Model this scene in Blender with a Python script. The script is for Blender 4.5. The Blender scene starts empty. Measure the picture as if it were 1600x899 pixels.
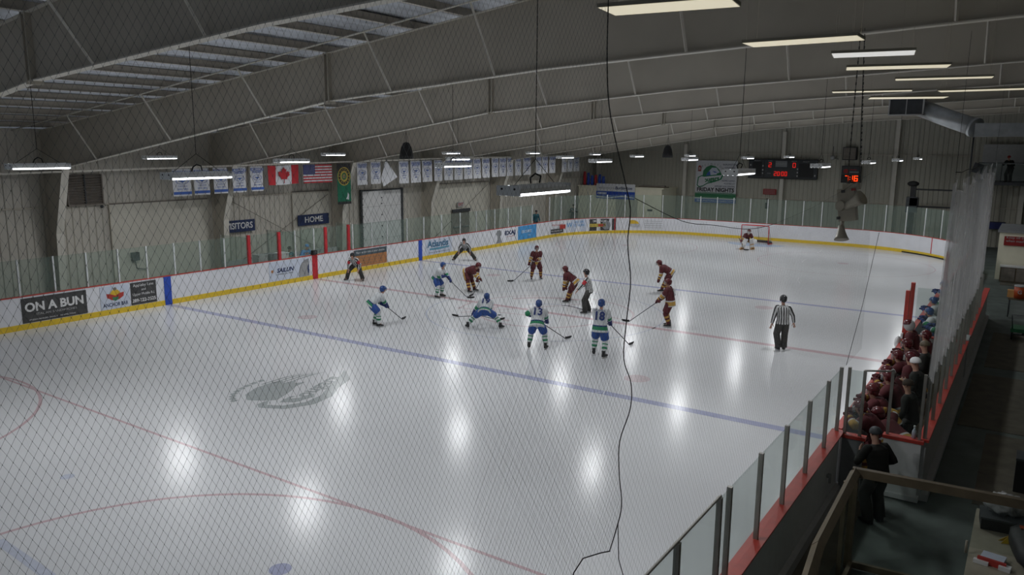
import bpy, bmesh, math, random
from mathutils import Vector, Matrix, Quaternion
random.seed(7)
PI = math.pi
sc = bpy.context.scene
COL = sc.collection

# ---------------------------------------------------------------- camera
YAW, PITCH, ROLL, FPX = -0.5931, 0.1800, 0.0080, 1213.55
CAM = Vector((28.325, -25.171, 6.33))
def look_axes(yaw, pitch, roll):
    f = Vector((math.sin(yaw)*math.cos(pitch), math.cos(yaw)*math.cos(pitch), -math.sin(pitch)))
    r = Vector((math.cos(yaw), -math.sin(yaw), 0)); u = r.cross(f)
    c, s = math.cos(roll), math.sin(roll)
    return c*r+s*u, -s*r+c*u, f
cam_data = bpy.data.cameras.new('camera'); cam = bpy.data.objects.new('camera', cam_data); COL.objects.link(cam)
_r, _u, _f = look_axes(YAW, PITCH, ROLL)
cam.matrix_world = Matrix(((_r.x, _u.x, -_f.x, CAM.x), (_r.y, _u.y, -_f.y, CAM.y), (_r.z, _u.z, -_f.z, CAM.z), (0, 0, 0, 1)))
cam_data.sensor_width = 36; cam_data.lens = FPX/1600*36; cam_data.clip_start = 0.05; cam_data.clip_end = 300
sc.camera = cam

# ---------------------------------------------------------------- world, exposure, lamps' power
w = bpy.data.worlds.new('world'); sc.world = w; w.use_nodes = True
w.node_tree.nodes['Background'].inputs[0].default_value = (0.75, 0.85, 1.0, 1)
w.node_tree.nodes['Background'].inputs[1].default_value = 0.10
sc.view_settings.view_transform = 'Standard'; sc.view_settings.look = 'None'
sc.view_settings.exposure = 0.0; sc.view_settings.gamma = 1; sc.view_settings.use_curve_mapping = False
sc.cycles.transparent_max_bounces = 32
sc.cycles.max_bounces = 6
sc.cycles.use_denoising = True
LAMP_W = 112
LAMP_SPREAD = 178

# ---------------------------------------------------------------- materials
def mat(name, col, rough=0.6, metal=0.0, var=0.08, scale=6.0, emit=None, estr=0, spec=0.5, bump=0.0):
    m = bpy.data.materials.new(name); m.use_nodes = True
    nt = m.node_tree; b = nt.nodes['Principled BSDF']
    b.inputs['Roughness'].default_value = rough; b.inputs['Metallic'].default_value = metal
    b.inputs['Specular IOR Level'].default_value = spec
    if var > 0:
        tc = nt.nodes.new('ShaderNodeTexCoord'); n = nt.nodes.new('ShaderNodeTexNoise')
        n.inputs['Scale'].default_value = scale; n.inputs['Detail'].default_value = 3
        nt.links.new(tc.outputs['Object'], n.inputs['Vector'])
        r = nt.nodes.new('ShaderNodeValToRGB')
        r.color_ramp.elements[0].position = 0.3; r.color_ramp.elements[1].position = 0.7
        r.color_ramp.elements[0].color = tuple(c*(1-var) for c in col)+(1,)
        r.color_ramp.elements[1].color = tuple(min(1, c*(1+var)) for c in col)+(1,)
        nt.links.new(n.outputs['Fac'], r.inputs['Fac']); nt.links.new(r.outputs['Color'], b.inputs['Base Color'])
        if bump > 0:
            bp = nt.nodes.new('ShaderNodeBump'); bp.inputs['Strength'].default_value = bump
            nt.links.new(n.outputs['Fac'], bp.inputs['Height']); nt.links.new(bp.outputs['Normal'], b.inputs['Normal'])
    else:
        b.inputs['Base Color'].default_value = tuple(col)+(1,)
    if emit:
        b.inputs['Emission Color'].default_value = tuple(emit)+(1,); b.inputs['Emission Strength'].default_value = estr
    return m
def glassmat(name, tint, fac, rough=0.05):
    m = bpy.data.materials.new(name); m.use_nodes = True; nt = m.node_tree; nt.nodes.clear()
    o = nt.nodes.new('ShaderNodeOutputMaterial'); t = nt.nodes.new('ShaderNodeBsdfTransparent'); p = nt.nodes.new('ShaderNodeBsdfPrincipled')
    t.inputs[0].default_value = (0.88, 0.94, 0.91, 1); p.inputs['Base Color'].default_value = tint+(1,); p.inputs['Roughness'].default_value = rough
    mx = nt.nodes.new('ShaderNodeMixShader'); n = nt.nodes.new('ShaderNodeTexNoise'); n.inputs['Scale'].default_value = 1.2
    mr = nt.nodes.new('ShaderNodeMapRange'); mr.inputs['To Min'].default_value = fac*0.7; mr.inputs['To Max'].default_value = fac*1.3
    nt.links.new(n.outputs['Fac'], mr.inputs['Value']); nt.links.new(mr.outputs[0], mx.inputs[0])
    nt.links.new(t.outputs[0], mx.inputs[1]); nt.links.new(p.outputs[0], mx.inputs[2]); nt.links.new(mx.outputs[0], o.inputs[0])
    return m
M = {}
M['ice'] = mat('ice', (0.63, 0.64, 0.655), 0.20, var=0.03, scale=0.35, spec=0.17)
M['ice_red'] = mat('ice_red', (0.53, 0.40, 0.42), 0.20, var=0.05, spec=0.17)
M['ice_red_faint'] = mat('ice_red_faint', (0.585, 0.50, 0.52), 0.20, var=0.04, spec=0.17)
M['ice_blue'] = mat('ice_blue', (0.38, 0.40, 0.55), 0.20, var=0.05, spec=0.17)
M['ice_blue_faint'] = mat('ice_blue_faint', (0.50, 0.53, 0.62), 0.20, var=0.05, spec=0.17)
M['ice_crease'] = mat('ice_crease', (0.42, 0.52, 0.68), 0.20, var=0.05, spec=0.17)
M['ice_grey'] = mat('ice_grey', (0.36, 0.39, 0.39), 0.20, var=0.05, spec=0.17)
M['ice_scuff'] = mat('ice_scuff', (0.54, 0.55, 0.56), 0.35, var=0.05, spec=0.5)
M['board_white'] = mat('board_white', (0.72, 0.73, 0.77), 0.35, var=0.04, scale=1.5)
M['kick'] = mat('kick_yellow', (0.72, 0.50, 0.03), 0.45, var=0.06)
M['cap_red'] = mat('cap_red', (0.50, 0.055, 0.04), 0.45, var=0.1)
M['board_red'] = mat('board_red', (0.50, 0.02, 0.03), 0.45, var=0.05)
M['board_blue'] = mat('board_blue', (0.02, 0.07, 0.42), 0.45, var=0.05)
M['frame'] = mat('girder_tan', (0.50, 0.46, 0.385), 0.6, var=0.06, scale=0.8)
M['flange'] = mat('flange_tan', (0.66, 0.63, 0.56), 0.55, var=0.05, scale=2)
M['purlin'] = mat('purlin_tan', (0.42, 0.38, 0.32), 0.6, var=0.06)
M['deck'] = mat('roof_deck', (0.62, 0.65, 0.70), 0.5, var=0.12, scale=0.6)
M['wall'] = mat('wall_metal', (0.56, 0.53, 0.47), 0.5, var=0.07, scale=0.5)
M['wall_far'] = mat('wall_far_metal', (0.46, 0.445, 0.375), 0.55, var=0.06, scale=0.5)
M['liner'] = mat('liner_panel', (0.60, 0.575, 0.50), 0.5, var=0.06, scale=0.8)
M['cream'] = mat('cream_wall', (0.84, 0.80, 0.64), 0.7, var=0.05, scale=2)
M['white'] = mat('white_paint', (0.72, 0.72, 0.72), 0.5, var=0.04)
M['banner'] = mat('banner_white', (0.66, 0.67, 0.70), 0.8, var=0.05)
M['bluetext'] = mat('banner_blue', (0.06, 0.13, 0.42), 0.8, var=0.05)
M['navy'] = mat('navy', (0.015, 0.03, 0.10), 0.6, var=0.1)
M['black'] = mat('black', (0.012, 0.012, 0.013), 0.6, var=0.2)
M['char'] = mat('charcoal', (0.045, 0.05, 0.055), 0.6, var=0.15)
M['grey'] = mat('grey_paint', (0.25, 0.26, 0.27), 0.5, var=0.08)
M['lgrey'] = mat('light_grey', (0.45, 0.45, 0.45), 0.4, var=0.06)
M['steel'] = mat('galvanised', (0.42, 0.44, 0.45), 0.35, metal=0.8, var=0.15, scale=3)
M['alu'] = mat('aluminium', (0.33, 0.32, 0.29), 0.45, metal=0.4, var=0.08)
M['post_white'] = mat('post_pale', (0.62, 0.64, 0.64), 0.4, var=0.05)
M['glass'] = glassmat('rink_glass', (0.24, 0.33, 0.29), 0.20)
M['glass_near'] = glassmat('rink_glass_near', (0.36, 0.47, 0.50), 0.30)
M['glass_clear'] = glassmat('panel_glass', (0.10, 0.12, 0.12), 0.10)
M['tube'] = mat('lamp_tube', (1, 1, 1), 0.5, var=0, emit=(0.93, 0.96, 1.0), estr=5)
M['lampbody'] = mat('lamp_housing', (0.80, 0.82, 0.82), 0.4, var=0.05)
M['troffer_reflection'] = mat('reflection_glow', (0.8, 0.78, 0.7), 0.5, var=0, emit=(0.86, 0.78, 0.56), estr=0.62)  # emission stands in for ceiling lights mirrored in window glass
M['troffer_reflection_white'] = mat('reflection_glow_white', (0.8, 0.8, 0.8), 0.5, var=0, emit=(0.85, 0.84, 0.80), estr=0.62)
M['led'] = mat('led_red', (0.3, 0, 0), 0.5, var=0, emit=(1.0, 0.02, 0.01), estr=0.7)
M['led_orange'] = mat('led_orange', (0.3, 0.02, 0), 0.5, var=0, emit=(1.0, 0.06, 0.005), estr=1.2)
M['rubber'] = mat('rubber_floor', (0.115, 0.135, 0.125), 0.75, var=0.25, scale=1.4)
M['rubber_brown'] = mat('rubber_mat', (0.12, 0.105, 0.08), 0.8, var=0.2, scale=3)
M['wood'] = mat('wood_rail', (0.135, 0.105, 0.066), 0.5, var=0.18, scale=4)
M['net'] = mat('net_strand', (0.24, 0.245, 0.24), 0.8, var=0.1)
M['net_pale'] = mat('net_pale_strand', (0.30, 0.31, 0.30), 0.8, var=0.1)
M['rope'] = mat('rope', (0.06, 0.06, 0.055), 0.8, var=0.2)
M['louver'] = mat('louver_brown', (0.20, 0.175, 0.15), 0.6, var=0.15)
M['orange'] = mat('ad_orange', (0.44, 0.19, 0.07), 0.5, var=0.12, scale=3)
M['adblue'] = mat('ad_blue', (0.06, 0.30, 0.62), 0.5, var=0.05)
M['adpale'] = mat('ad_pale', (0.55, 0.60, 0.70), 0.5, var=0.05)
M['addark'] = mat('ad_dark', (0.05, 0.05, 0.05), 0.5, var=0.3, scale=3)
M['adslate'] = mat('ad_slate', (0.06, 0.09, 0.11), 0.5, var=0.2, scale=3)
M['teal'] = mat('teal', (0.10, 0.30, 0.42), 0.5, var=0.05)
M['adatl'] = mat('ad_deep_teal', (0.04, 0.15, 0.27), 0.5, var=0.05)
M['adred'] = mat('ad_red', (0.42, 0.04, 0.03), 0.5, var=0.05)
M['adyellow'] = mat('ad_yellow', (0.65, 0.42, 0.03), 0.5, var=0.05)
M['flagred'] = mat('flag_red', (0.50, 0.03, 0.04), 0.8, var=0.06)
M['flagblue'] = mat('flag_blue', (0.04, 0.05, 0.18), 0.8, var=0.06)
M['flaggreen'] = mat('flag_green', (0.01, 0.15, 0.08), 0.8, var=0.1)
M['gold'] = mat('gold', (0.50, 0.38, 0.07), 0.8, var=0.1)
M['signred'] = mat('sign_red', (0.30, 0.015, 0.015), 0.6, var=0.08)
M['signgreen'] = mat('sign_green', (0.04, 0.20, 0.09), 0.7, var=0.08)
M['skin'] = mat('skin', (0.45, 0.25, 0.18), 0.6, var=0.06)
M['j_white'] = mat('jersey_white', (0.56, 0.58, 0.59), 0.8, var=0.05, scale=9, bump=0.25)
M['j_green'] = mat('jersey_green', (0.02, 0.20, 0.09), 0.8, var=0.08)
M['j_blue'] = mat('pants_blue', (0.02, 0.07, 0.28), 0.7, var=0.1, scale=9, bump=0.2)
M['j_navy'] = mat('jersey_navy', (0.015, 0.03, 0.14), 0.8, var=0.1)
M['j_maroon'] = mat('jersey_maroon', (0.085, 0.012, 0.016), 0.8, var=0.15, scale=9, bump=0.25)
M['j_gold'] = mat('jersey_gold', (0.46, 0.28, 0.06), 0.8, var=0.08)
M['helmet_blue'] = mat('helmet_blue', (0.02, 0.06, 0.21), 0.25, var=0.05)
M['helmet_maroon'] = mat('helmet_maroon', (0.10, 0.014, 0.018), 0.25, var=0.05)
M['helmet_black'] = mat('helmet_black', (0.015, 0.015, 0.018), 0.25, var=0.05)
M['ref_white'] = mat('official_white', (0.62, 0.63, 0.63), 0.8, var=0.05)
M['pants_black'] = mat('pants_black', (0.04, 0.039, 0.036), 0.8, var=0.2, scale=7, bump=0.2)
M['tanpad'] = mat('pad_tan', (0.55, 0.30, 0.10), 0.6, var=0.08)
M['hair'] = mat('hair_brown', (0.04, 0.025, 0.015), 0.8, var=0.2)
M['jacket_blue'] = mat('jacket_blue', (0.07, 0.20, 0.42), 0.8, var=0.12)
M['jacket_teal'] = mat('jacket_teal', (0.03, 0.13, 0.17), 0.8, var=0.12)
M['jacket_dark'] = mat('jacket_dark', (0.012, 0.012, 0.010), 0.85, var=0.3, scale=10)
M['visor'] = glassmat('visor', (0.6, 0.6, 0.6), 0.35)
M['horn'] = mat('speaker_beige', (0.34, 0.31, 0.24), 0.5, var=0.08)
M['cooler'] = mat('cooler_orange', (0.40, 0.06, 0.01), 0.5, var=0.1)
M['greenp'] = mat('green_plastic', (0.02, 0.12, 0.05), 0.5, var=0.1)
M['plasticbag'] = mat('clear_bag', (0.30, 0.30, 0.30), 0.3, var=0.3, scale=14, bump=0.6)

# ---------------------------------------------------------------- mesh helper
class MB:
    def __init__(s): s.v = []; s.f = []; s.mi = []; s.mats = []; s.sm = []
    def slot(s, m):
        m = M[m] if isinstance(m, str) else m
        if m not in s.mats: s.mats.append(m)
        return s.mats.index(m)
    def add(s, vs, fs, m, smooth=False):
        o = len(s.v); k = s.slot(m)
        s.v += [tuple(x) for x in vs]
        for f in fs: s.f.append(tuple(i+o for i in f)); s.mi.append(k); s.sm.append(smooth)
    def box(s, c, d, m, R=None):
        hx, hy, hz = d[0]/2, d[1]/2, d[2]/2
        vs = [Vector((x, y, z)) for z in (-hz, hz) for y in (-hy, hy) for x in (-hx, hx)]
        if R is not None: vs = [R @ v for v in vs]
        vs = [v+Vector(c) for v in vs]
        s.add(vs, [(0, 2, 3, 1), (4, 5, 7, 6), (0, 1, 5, 4), (2, 6, 7, 3), (0, 4, 6, 2), (1, 3, 7, 5)], m)
    def bb(s, a, b, m): s.box([(a[i]+b[i])/2 for i in range(3)], [abs(b[i]-a[i]) for i in range(3)], m)
    def tube(s, pts, r, m, n=8, caps=True, closed=False, smooth=True, band=None, ell=None, ref=None, vband=None):
        pts = [Vector(p) for p in pts]; N = len(pts)
        rs = r if isinstance(r, (list, tuple)) else [r]*N
        rings = []
        t0 = (pts[1]-pts[0]).normalized()
        up = Vector(ref) if ref is not None else (Vector((0, 0, 1)) if abs(t0.z) < 0.9 else Vector((0, 1, 0)))
        side = t0.cross(up).normalized(); prev = t0
        vs = []
        for i in range(N):
            if closed: t = (pts[(i+1) % N]-pts[i-1]).normalized()
            elif i == 0: t = t0
            elif i == N-1: t = (pts[i]-pts[i-1]).normalized()
            else:
                t = (pts[i+1]-pts[i]).normalized()+(pts[i]-pts[i-1]).normalized()
                t = t.normalized() if t.length > 1e-6 else prev
            ax = prev.cross(t)
            if ax.length > 1e-6: side = Quaternion(ax.normalized(), prev.angle(t)) @ side
            prev = t; side = (side-t*side.dot(t)).normalized(); oth = t.cross(side)
            rr = rs[i]; ra, rb = rr if isinstance(rr, (tuple, list)) else (rr, rr)
            for k in range(n):
                a = 2*PI*k/n
                vs.append(pts[i]+side*math.cos(a)*ra+oth*math.sin(a)*rb)
        o = len(s.v); s.v += [tuple(x) for x in vs]
        L = N if closed else N-1
        for i in range(L):
            j = (i+1) % N
            for k in range(n):
                k2 = (k+1) % n
                mm = m
                if vband: mm = vband(k, i)
                elif band: mm = band((i+0.5)/L)
                s.f.append((o+i*n+k, o+i*n+k2, o+j*n+k2, o+j*n+k)); s.mi.append(s.slot(mm)); s.sm.append(smooth)
        if caps and not closed:
            c0 = band(0.0) if band else m; c1 = band(0.999) if band else m
            s.f.append(tuple(o+k for k in reversed(range(n)))); s.mi.append(s.slot(c0)); s.sm.append(False)
            s.f.append(tuple(o+(N-1)*n+k for k in range(n))); s.mi.append(s.slot(c1)); s.sm.append(False)
    def ell(s, c, r, m, R=None, nu=14, nv=9, z0=-1.0, z1=1.0, fn=None):
        rows = []
        vs = []; fs = []
        for j in range(nv+1):
            zz = z0+(z1-z0)*j/nv
            ph = math.asin(max(-1, min(1, zz))) if (z0 > -1 or z1 < 1) else -PI/2+PI*j/nv
            for i in range(nu):
                a = 2*PI*i/nu
                v = Vector((math.cos(ph)*math.cos(a), math.cos(ph)*math.sin(a), math.sin(ph)))
                if fn: v = fn(v)
                v = Vector((v.x*r[0], v.y*r[1], v.z*r[2]))
                if R is not None: v = R @ v
                vs.append(v+Vector(c))
        for j in range(nv):
            for i in range(nu):
                i2 = (i+1) % nu
                fs.append((j*nu+i, j*nu+i2, (j+1)*nu+i2, (j+1)*nu+i))
        fs.append(tuple(reversed(range(nu)))); fs.append(tuple(nv*nu+i for i in range(nu)))
        s.add(vs, fs, m, True)
    def poly(s, pts, m, thick=None):
        pts = [Vector(p) for p in pts]
        if thick is None: s.add(pts, [tuple(range(len(pts)))], m); return
        n = len(pts); t = Vector(thick)
        s.add(pts+[q+t for q in pts], [tuple(range(n)), tuple(reversed(range(n, 2*n)))]+[(i, (i+1) % n, (i+1) % n+n, i+n) for i in range(n)], m)
    def build(s, name, parent=None, loc=None):
        me = bpy.data.meshes.new(name); me.from_pydata(s.v, [], s.f); me.update()
        for m in s.mats: me.materials.append(m)
        for p, k, sm in zip(me.polygons, s.mi, s.sm): p.material_index = k; p.use_smooth = sm
        o = bpy.data.objects.new(name, me); COL.objects.link(o)
        if parent: o.parent = parent
        if loc: o.location = loc
        return o
def tag(o, label=None, cat=None, group=None, kind=None):
    if label: o['label'] = label
    if cat: o['category'] = cat
    if group: o['group'] = group
    if kind: o['kind'] = kind
    return o
def empty(name, loc, rz=0, label=None, cat=None, group=None, R=None):
    o = bpy.data.objects.new(name, None); COL.objects.link(o); o.location = loc; o.rotation_euler = (0, 0, rz)
    if R is not None: o.rotation_euler = R.to_euler()
    o.empty_display_size = 0.1
    return tag(o, label, cat, group)
def copy_tree(o, parent=None):
    c = o.copy(); COL.objects.link(c)
    if parent: c.parent = parent; c.matrix_parent_inverse = o.matrix_parent_inverse
    for ch in list(o.children): copy_tree(ch, c)
    return c
def text(body, size, m, parent, loc, R, name='lettering', align='CENTER', bold=0.0, width=None, shear=0.0, ext=0.001, space=1.0):
    cu = bpy.data.curves.new(name, 'FONT'); cu.body = body; cu.size = size; cu.align_x = align; cu.align_y = 'CENTER'
    cu.extrude = ext; cu.offset = bold*size; cu.shear = shear; cu.space_character = space; cu.resolution_u = 3
    tmp = bpy.data.objects.new('tmp', cu); me = bpy.data.meshes.new_from_object(tmp); me.name = name
    bpy.data.objects.remove(tmp); bpy.data.curves.remove(cu); me.materials.clear(); me.materials.append(M[m])
    o = bpy.data.objects.new(name, me); COL.objects.link(o)
    o.parent = parent
    sx = 1.0
    if width:
        xs_ = [v_.co.x for v_ in me.vertices]; sx = width/max(0.01, max(xs_)-min(xs_))
    mw = Matrix.Translation(Vector(loc)) @ R.to_4x4() @ Matrix.Diagonal((sx, 1, 1, 1))
    o.matrix_local = mw
    return o
# orientations for flat things: columns = (reading direction, up, out-facing normal)
def orient(right, up):
    right = Vector(right).normalized(); up = Vector(up).normalized(); n = right.cross(up)
    return Matrix((right, up, n)).transposed()
R_LEFT = orient((0, 1, 0), (0, 0, 1))     # hangs on the left wall, faces +x
R_FAR = orient((1, 0, 0), (0, 0, 1))      # on the far wall, faces -y
ORD = ['first', 'second', 'third', 'fourth', 'fifth', 'sixth', 'seventh', 'eighth', 'ninth', 'tenth', 'eleventh', 'twelfth', 'thirteenth', 'fourteenth', 'fifteenth', 'sixteenth', 'seventeenth', 'eighteenth', 'nineteenth', 'twentieth']

# ================================================================= STRUCTURE
W = 25.6; YE = 29.5; YN = -30.0; RC = 8.0
def rink_outline(off=0.0, y0=YN, n=14):
    """left side from y0 up, far corners, right side back down to y0"""
    pts = [(-off, y0), (-off, YE-RC)]
    for i in range(1, n+1):
        a = PI-PI/2*i/n; pts.append((RC+(RC+off)*math.cos(a), YE-RC+(RC+off)*math.sin(a)))
    for i in range(0, n+1):
        a = PI/2-PI/2*i/n; pts.append((W-RC+(RC+off)*math.cos(a), YE-RC+(RC+off)*math.sin(a)))
    pts.append((W+off, y0))
    return pts
# ---- ice with its painted markings
mb = MB()
mb.poly([(x, y, 0) for x, y in reversed(rink_outline(0.0))], 'ice')
Z1, Z2 = 0.002, 0.003
def strip(x0, x1, y, wd, m, z=Z1): mb.poly([(x0, y-wd/2, z), (x1, y-wd/2, z), (x1, y+wd/2, z), (x0, y+wd/2, z)], m)
def ring(cx, cy, r, wd, m, a0=0, a1=2*PI, z=Z1, n=72):
    vs = []; fs = []
    for i in range(n+1):
        a = a0+(a1-a0)*i/n
        for rr in (r-wd/2, r+wd/2): vs.append((cx+rr*math.cos(a), cy+rr*math.sin(a), z))
    for i in range(n): fs.append((2*i, 2*i+1, 2*i+3, 2*i+2))
    mb.add(vs, fs, m)
def disc(cx, cy, r, m, z=Z1): mb.poly([(cx+r*math.cos(2*PI*i/24), cy+r*math.sin(2*PI*i/24), z) for i in range(24)], m)
strip(0, W, 0, 0.30, 'ice_red'); strip(0, W, 7.65, 0.30, 'ice_blue'); strip(0, W, -7.65, 0.30, 'ice_blue')
ring(12.9, 0, 4.57, 0.06, 'ice_blue_faint')
ring(19.5, -20.75, 4.75, 0.08, 'ice_red'); ring(6.2, -20.65, 4.75, 0.08, 'ice_red')
strip(0, W, -16.03, 0.07, 'ice_red', z=Z2); strip(2, W-2, 27.1, 0.06, 'ice_red')
for cx in (6.2, 19.6):
    for cy in (-5.98, 5.98): disc(cx, cy, 0.36, 'ice_red_faint')
    ring(cx, 21.0, 4.57, 0.06, 'ice_red_faint'); disc(cx, 21.0, 0.3, 'ice_red_faint')
disc(19.41, -18.16, 0.17, 'ice_blue'); disc(13.4, -18.29, 0.13, 'ice_blue_faint'); disc(12.9, 0, 0.17, 'ice_blue_faint')
mb.poly([(15.0, -20.1, Z1), (16.8, -20.15, Z1), (16.8, -20.32, Z1), (15.0, -20.25, Z1)], 'ice_blue_faint')
vs = [(12.9+1.9*math.cos(PI+PI*i/16), 27.1+1.6*math.sin(PI+PI*i/16), Z2) for i in range(17)]; mb.poly(vs, 'ice_crease')
for (r_, a0_, a1_, wd_) in ((3.4, 0.2, 1.5, 0.10), (3.4, 2.2, 3.6, 0.10), (2.6, 4.0, 6.0, 0.14), (1.6, 0.4, 2.6, 0.12), (2.9, 1.6, 2.6, 0.3), (2.1, 3.2, 4.6, 0.2)): ring(12.9, 0.0, r_, wd_, 'ice_red_faint' if r_ > 2 else 'ice_blue_faint', a0_, a1_, z=Z2)
for (a, b, c_, d_) in ((9.6, -1.3, 12.6, -0.9), (10.3, -2.0, 13.6, 2.6), (13.0, 1.6, 15.8, 0.6)):
    v_ = Vector((c_-a, d_-b)).normalized()*0.05; mb.poly([(a-v_.y, b+v_.x, Z2), (a+v_.y, b-v_.x, Z2), (c_+v_.y, d_-v_.x, Z2), (c_-v_.y, d_+v_.x, Z2)], 'ice_red_faint')
# skate scuffs
for i in range(60):
    x = random.uniform(1.5, 24); y = random.uniform(-15, 28); a = random.uniform(0, 2*PI); r = random.uniform(1, 6)
    da = random.uniform(0.1, 0.5); ring(x, y, r, 0.02, 'ice_scuff', a, a+da, z=0.0035, n=8)
# grey crest painted in the ice: local (u along +y, v along -x)
LC = Vector((12.75, -12.05))
def lp(u, v, z=0.004): return (LC.x-v, LC.y+u, z)
def lpoly(pts, m='ice_grey', z=0.004): mb.poly([lp(u, v, z) for u, v in pts], m)
lpoly([(-1.35, 0.35), (-1.1, 0.75), (-0.6, 1.0), (-0.1, 1.05), (0.25, 0.95), (0.15, 0.75), (0.5, 0.7), (0.3, 0.5), (0.55, 0.35), (0.1, 0.25), (-0.2, 0.05), (-0.9, -0.25), (-1.15, 0.0)])
for k in range(4):
    y0 = 1.15-0.14*k
    lpoly([(-0.3+0.25*k, y0), (0.5+0.2*k, y0+0.02), (1.1+0.15*k, y0-0.12), (0.5+0.2*k, y0-0.05), (-0.3+0.25*k, y0-0.06)])
lpoly([(-1.55, -0.35), (-1.25, -0.95), (-0.6, -1.25), (0.1, -1.15), (0.7, -0.75), (1.4, -0.45), (1.95, 0.35), (1.55, 0.05), (1.1, -0.2), (0.55, -0.5), (0.0, -0.85), (-0.6, -0.95), (-1.1, -0.7), (-1.3, -0.35), (-1.05, -0.1), (-1.4, -0.1)])
lpoly([(-1.0, -0.45), (-0.75, -0.75), (-0.2, -0.8), (0.0, -0.6), (-0.5, -0.55), (-0.75, -0.3)])
for k in range(9):
    a = PI*0.93-k*0.085*PI*0.62
    u, v = 1.55*math.cos(a)-0.05, 1.05*math.sin(a)+0.35
    lpoly([(u-0.09, v-0.09), (u+0.09, v-0.06), (u+0.09, v+0.09), (u-0.09, v+0.06)])
floor_ice = tag(mb.build('floor'), 'white skating ice sheet with faint red and blue lines', kind='structure')
t = text('Cougars', 0.62, 'ice_grey', floor_ice, (LC.x+0.30, LC.y+0.25, 0.0045), orient((-0.32, 1, 0), (-1, -0.32, 0)), bold=0.03, ext=0.0003, width=2.3)

mb = MB(); mb.bb((-12, -32, -0.32), (36, 36, -0.02), 'rubber')
tag(mb.build('floor'), 'dark rubber floor around the rink', kind='structure')
mb = MB()
for (x0, y0, x1, y1) in ((27.9, -9.5, 29.2, -5.2), (27.3, -4.9, 30.5, 0.2), (27.5, 1.2, 28.6, 6.5), (27.2, 18.3, 29, 19.6), (25.8, -26, 26.3, -10.6)):
    mb.bb((x0, y0, -0.018), (x1, y1, -0.004), 'rubber_brown')
tag(mb.build('floor'), 'brown rubber walkway mats', kind='structure')

# ---- walls of ribbed sheet
def ribbed(name, a, b, z0, ztop, m, pitch=0.305, depth=0.04, normal=(1, 0)):
    mb = MB(); a = Vector(a); b = Vector(b); L = (b-a).length; d = (b-a)/L; n = Vector(normal)
    prof = [(0, 0), (0.62, 0), (0.70, 1), (0.92, 1), (1.0, 0)]
    k = int(L/pitch); top = []; bot = []
    for i in range(k):
        for (u, h) in prof[:-1]:
            q = a+d*((i+u)*pitch)+n*h*depth; bot.append((q.x, q.y, z0)); top.append((q.x, q.y, ztop(q.x)))
    nn = len(bot); mb.add(bot+top, [(i, i+1, nn+i+1, nn+i) for i in range(nn-1)], m)
    o = mb.build(name); return tag(o, kind='structure')
def roofz(x): return 7.25+0.122*x
ribbed('wall_left', (-3.9, -31), (-3.9, 35.2), 0, lambda x: 6.85, 'wall')
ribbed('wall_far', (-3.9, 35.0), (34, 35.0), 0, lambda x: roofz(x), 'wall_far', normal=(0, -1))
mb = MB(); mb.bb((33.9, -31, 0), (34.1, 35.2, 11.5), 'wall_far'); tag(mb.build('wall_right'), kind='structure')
# far wall columns and girts
mb = MB()
for x in (-3.2, 4.6, 12.25, 19.85, 27.4): mb.bb((x-0.13, 34.6, 0), (x+0.13, 34.93, roofz(x)-1.2), 'flange')
tag(mb.build('trim_1'), 'tan columns on the far end wall', kind='structure')
mb = MB(); mb.bb((-3.8, 34.86, 2.55), (33.8, 34.95, 2.61), 'frame'); mb.bb((-3.8, 34.86, 5.9), (33.8, 34.95, 5.96), 'frame')
tag(mb.build('trim_2'), 'horizontal girts on the far end wall', kind='structure')
# smooth liner panels on left wall
def liner(name, y0, y1, z1, m='liner'):
    mb = MB(); mb.bb((-3.86, y0, 0), (-3.80, y1, z1), m); mb.bb((-3.81, y0, z1-0.03), (-3.78, y1, z1+0.03), 'louver')
    mb.bb((-3.81, y0-0.02, 0), (-3.785, y0+0.02, z1), 'frame')
    for k in range(int((y1-y0)/0.95)):
        for z in (0.6, 1.5, 2.4, 3.2):
            mb.box((-3.79, y0+0.5+0.95*k, z), (0.012, 0.03, 0.03), 'frame')
    tag(mb.build(name), 'smooth lined wall bay', kind='structure')
liner('trim_3', -7.65, -3.0, 3.82); liner('trim_4', 2.0, 4.5, 3.9); liner('trim_5', 12.9, 19.4, 3.9)
mb = MB(); mb.bb((-3.84, -31, 3.80), (-3.79, 35, 3.85), 'frame')
tag(mb.build('trim_6'), 'thin horizontal girt along the left wall', kind='structure')

# ---- roof deck with its purlins
mb = MB(); x = -4.2
pts = []
k = 0
while x < 34.2:
    for (u, h) in ((0, 0), (0.2, 0), (0.24, -0.035), (0.3, -0.035)):
        pts.append((x+u, roofz(x+u)+0.24+h))
    x += 0.34
n = len(pts)
mb.add([(a, -31, z) for a, z in pts]+[(a, 35.3, z) for a, z in pts], [(i, i+1, n+i+1, n+i) for i in range(n-1)], 'deck')
ceiling = tag(mb.build('ceiling'), 'ribbed metal roof deck', kind='structure')
x = -3.0
while x < 33:
    mb = MB(); z = roofz(x)
    mb.bb((x-0.012, -31, z), (x+0.012, 35, z+0.2), 'purlin'); mb.bb((x-0.012, -31, z), (x+0.085, 35, z+0.012), 'flange'); mb.bb((x-0.085, -31, z+0.19), (x+0.012, 35, z+0.2), 'purlin')
    p_ = mb.build('purlin', ceiling); x += 1.52

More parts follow.
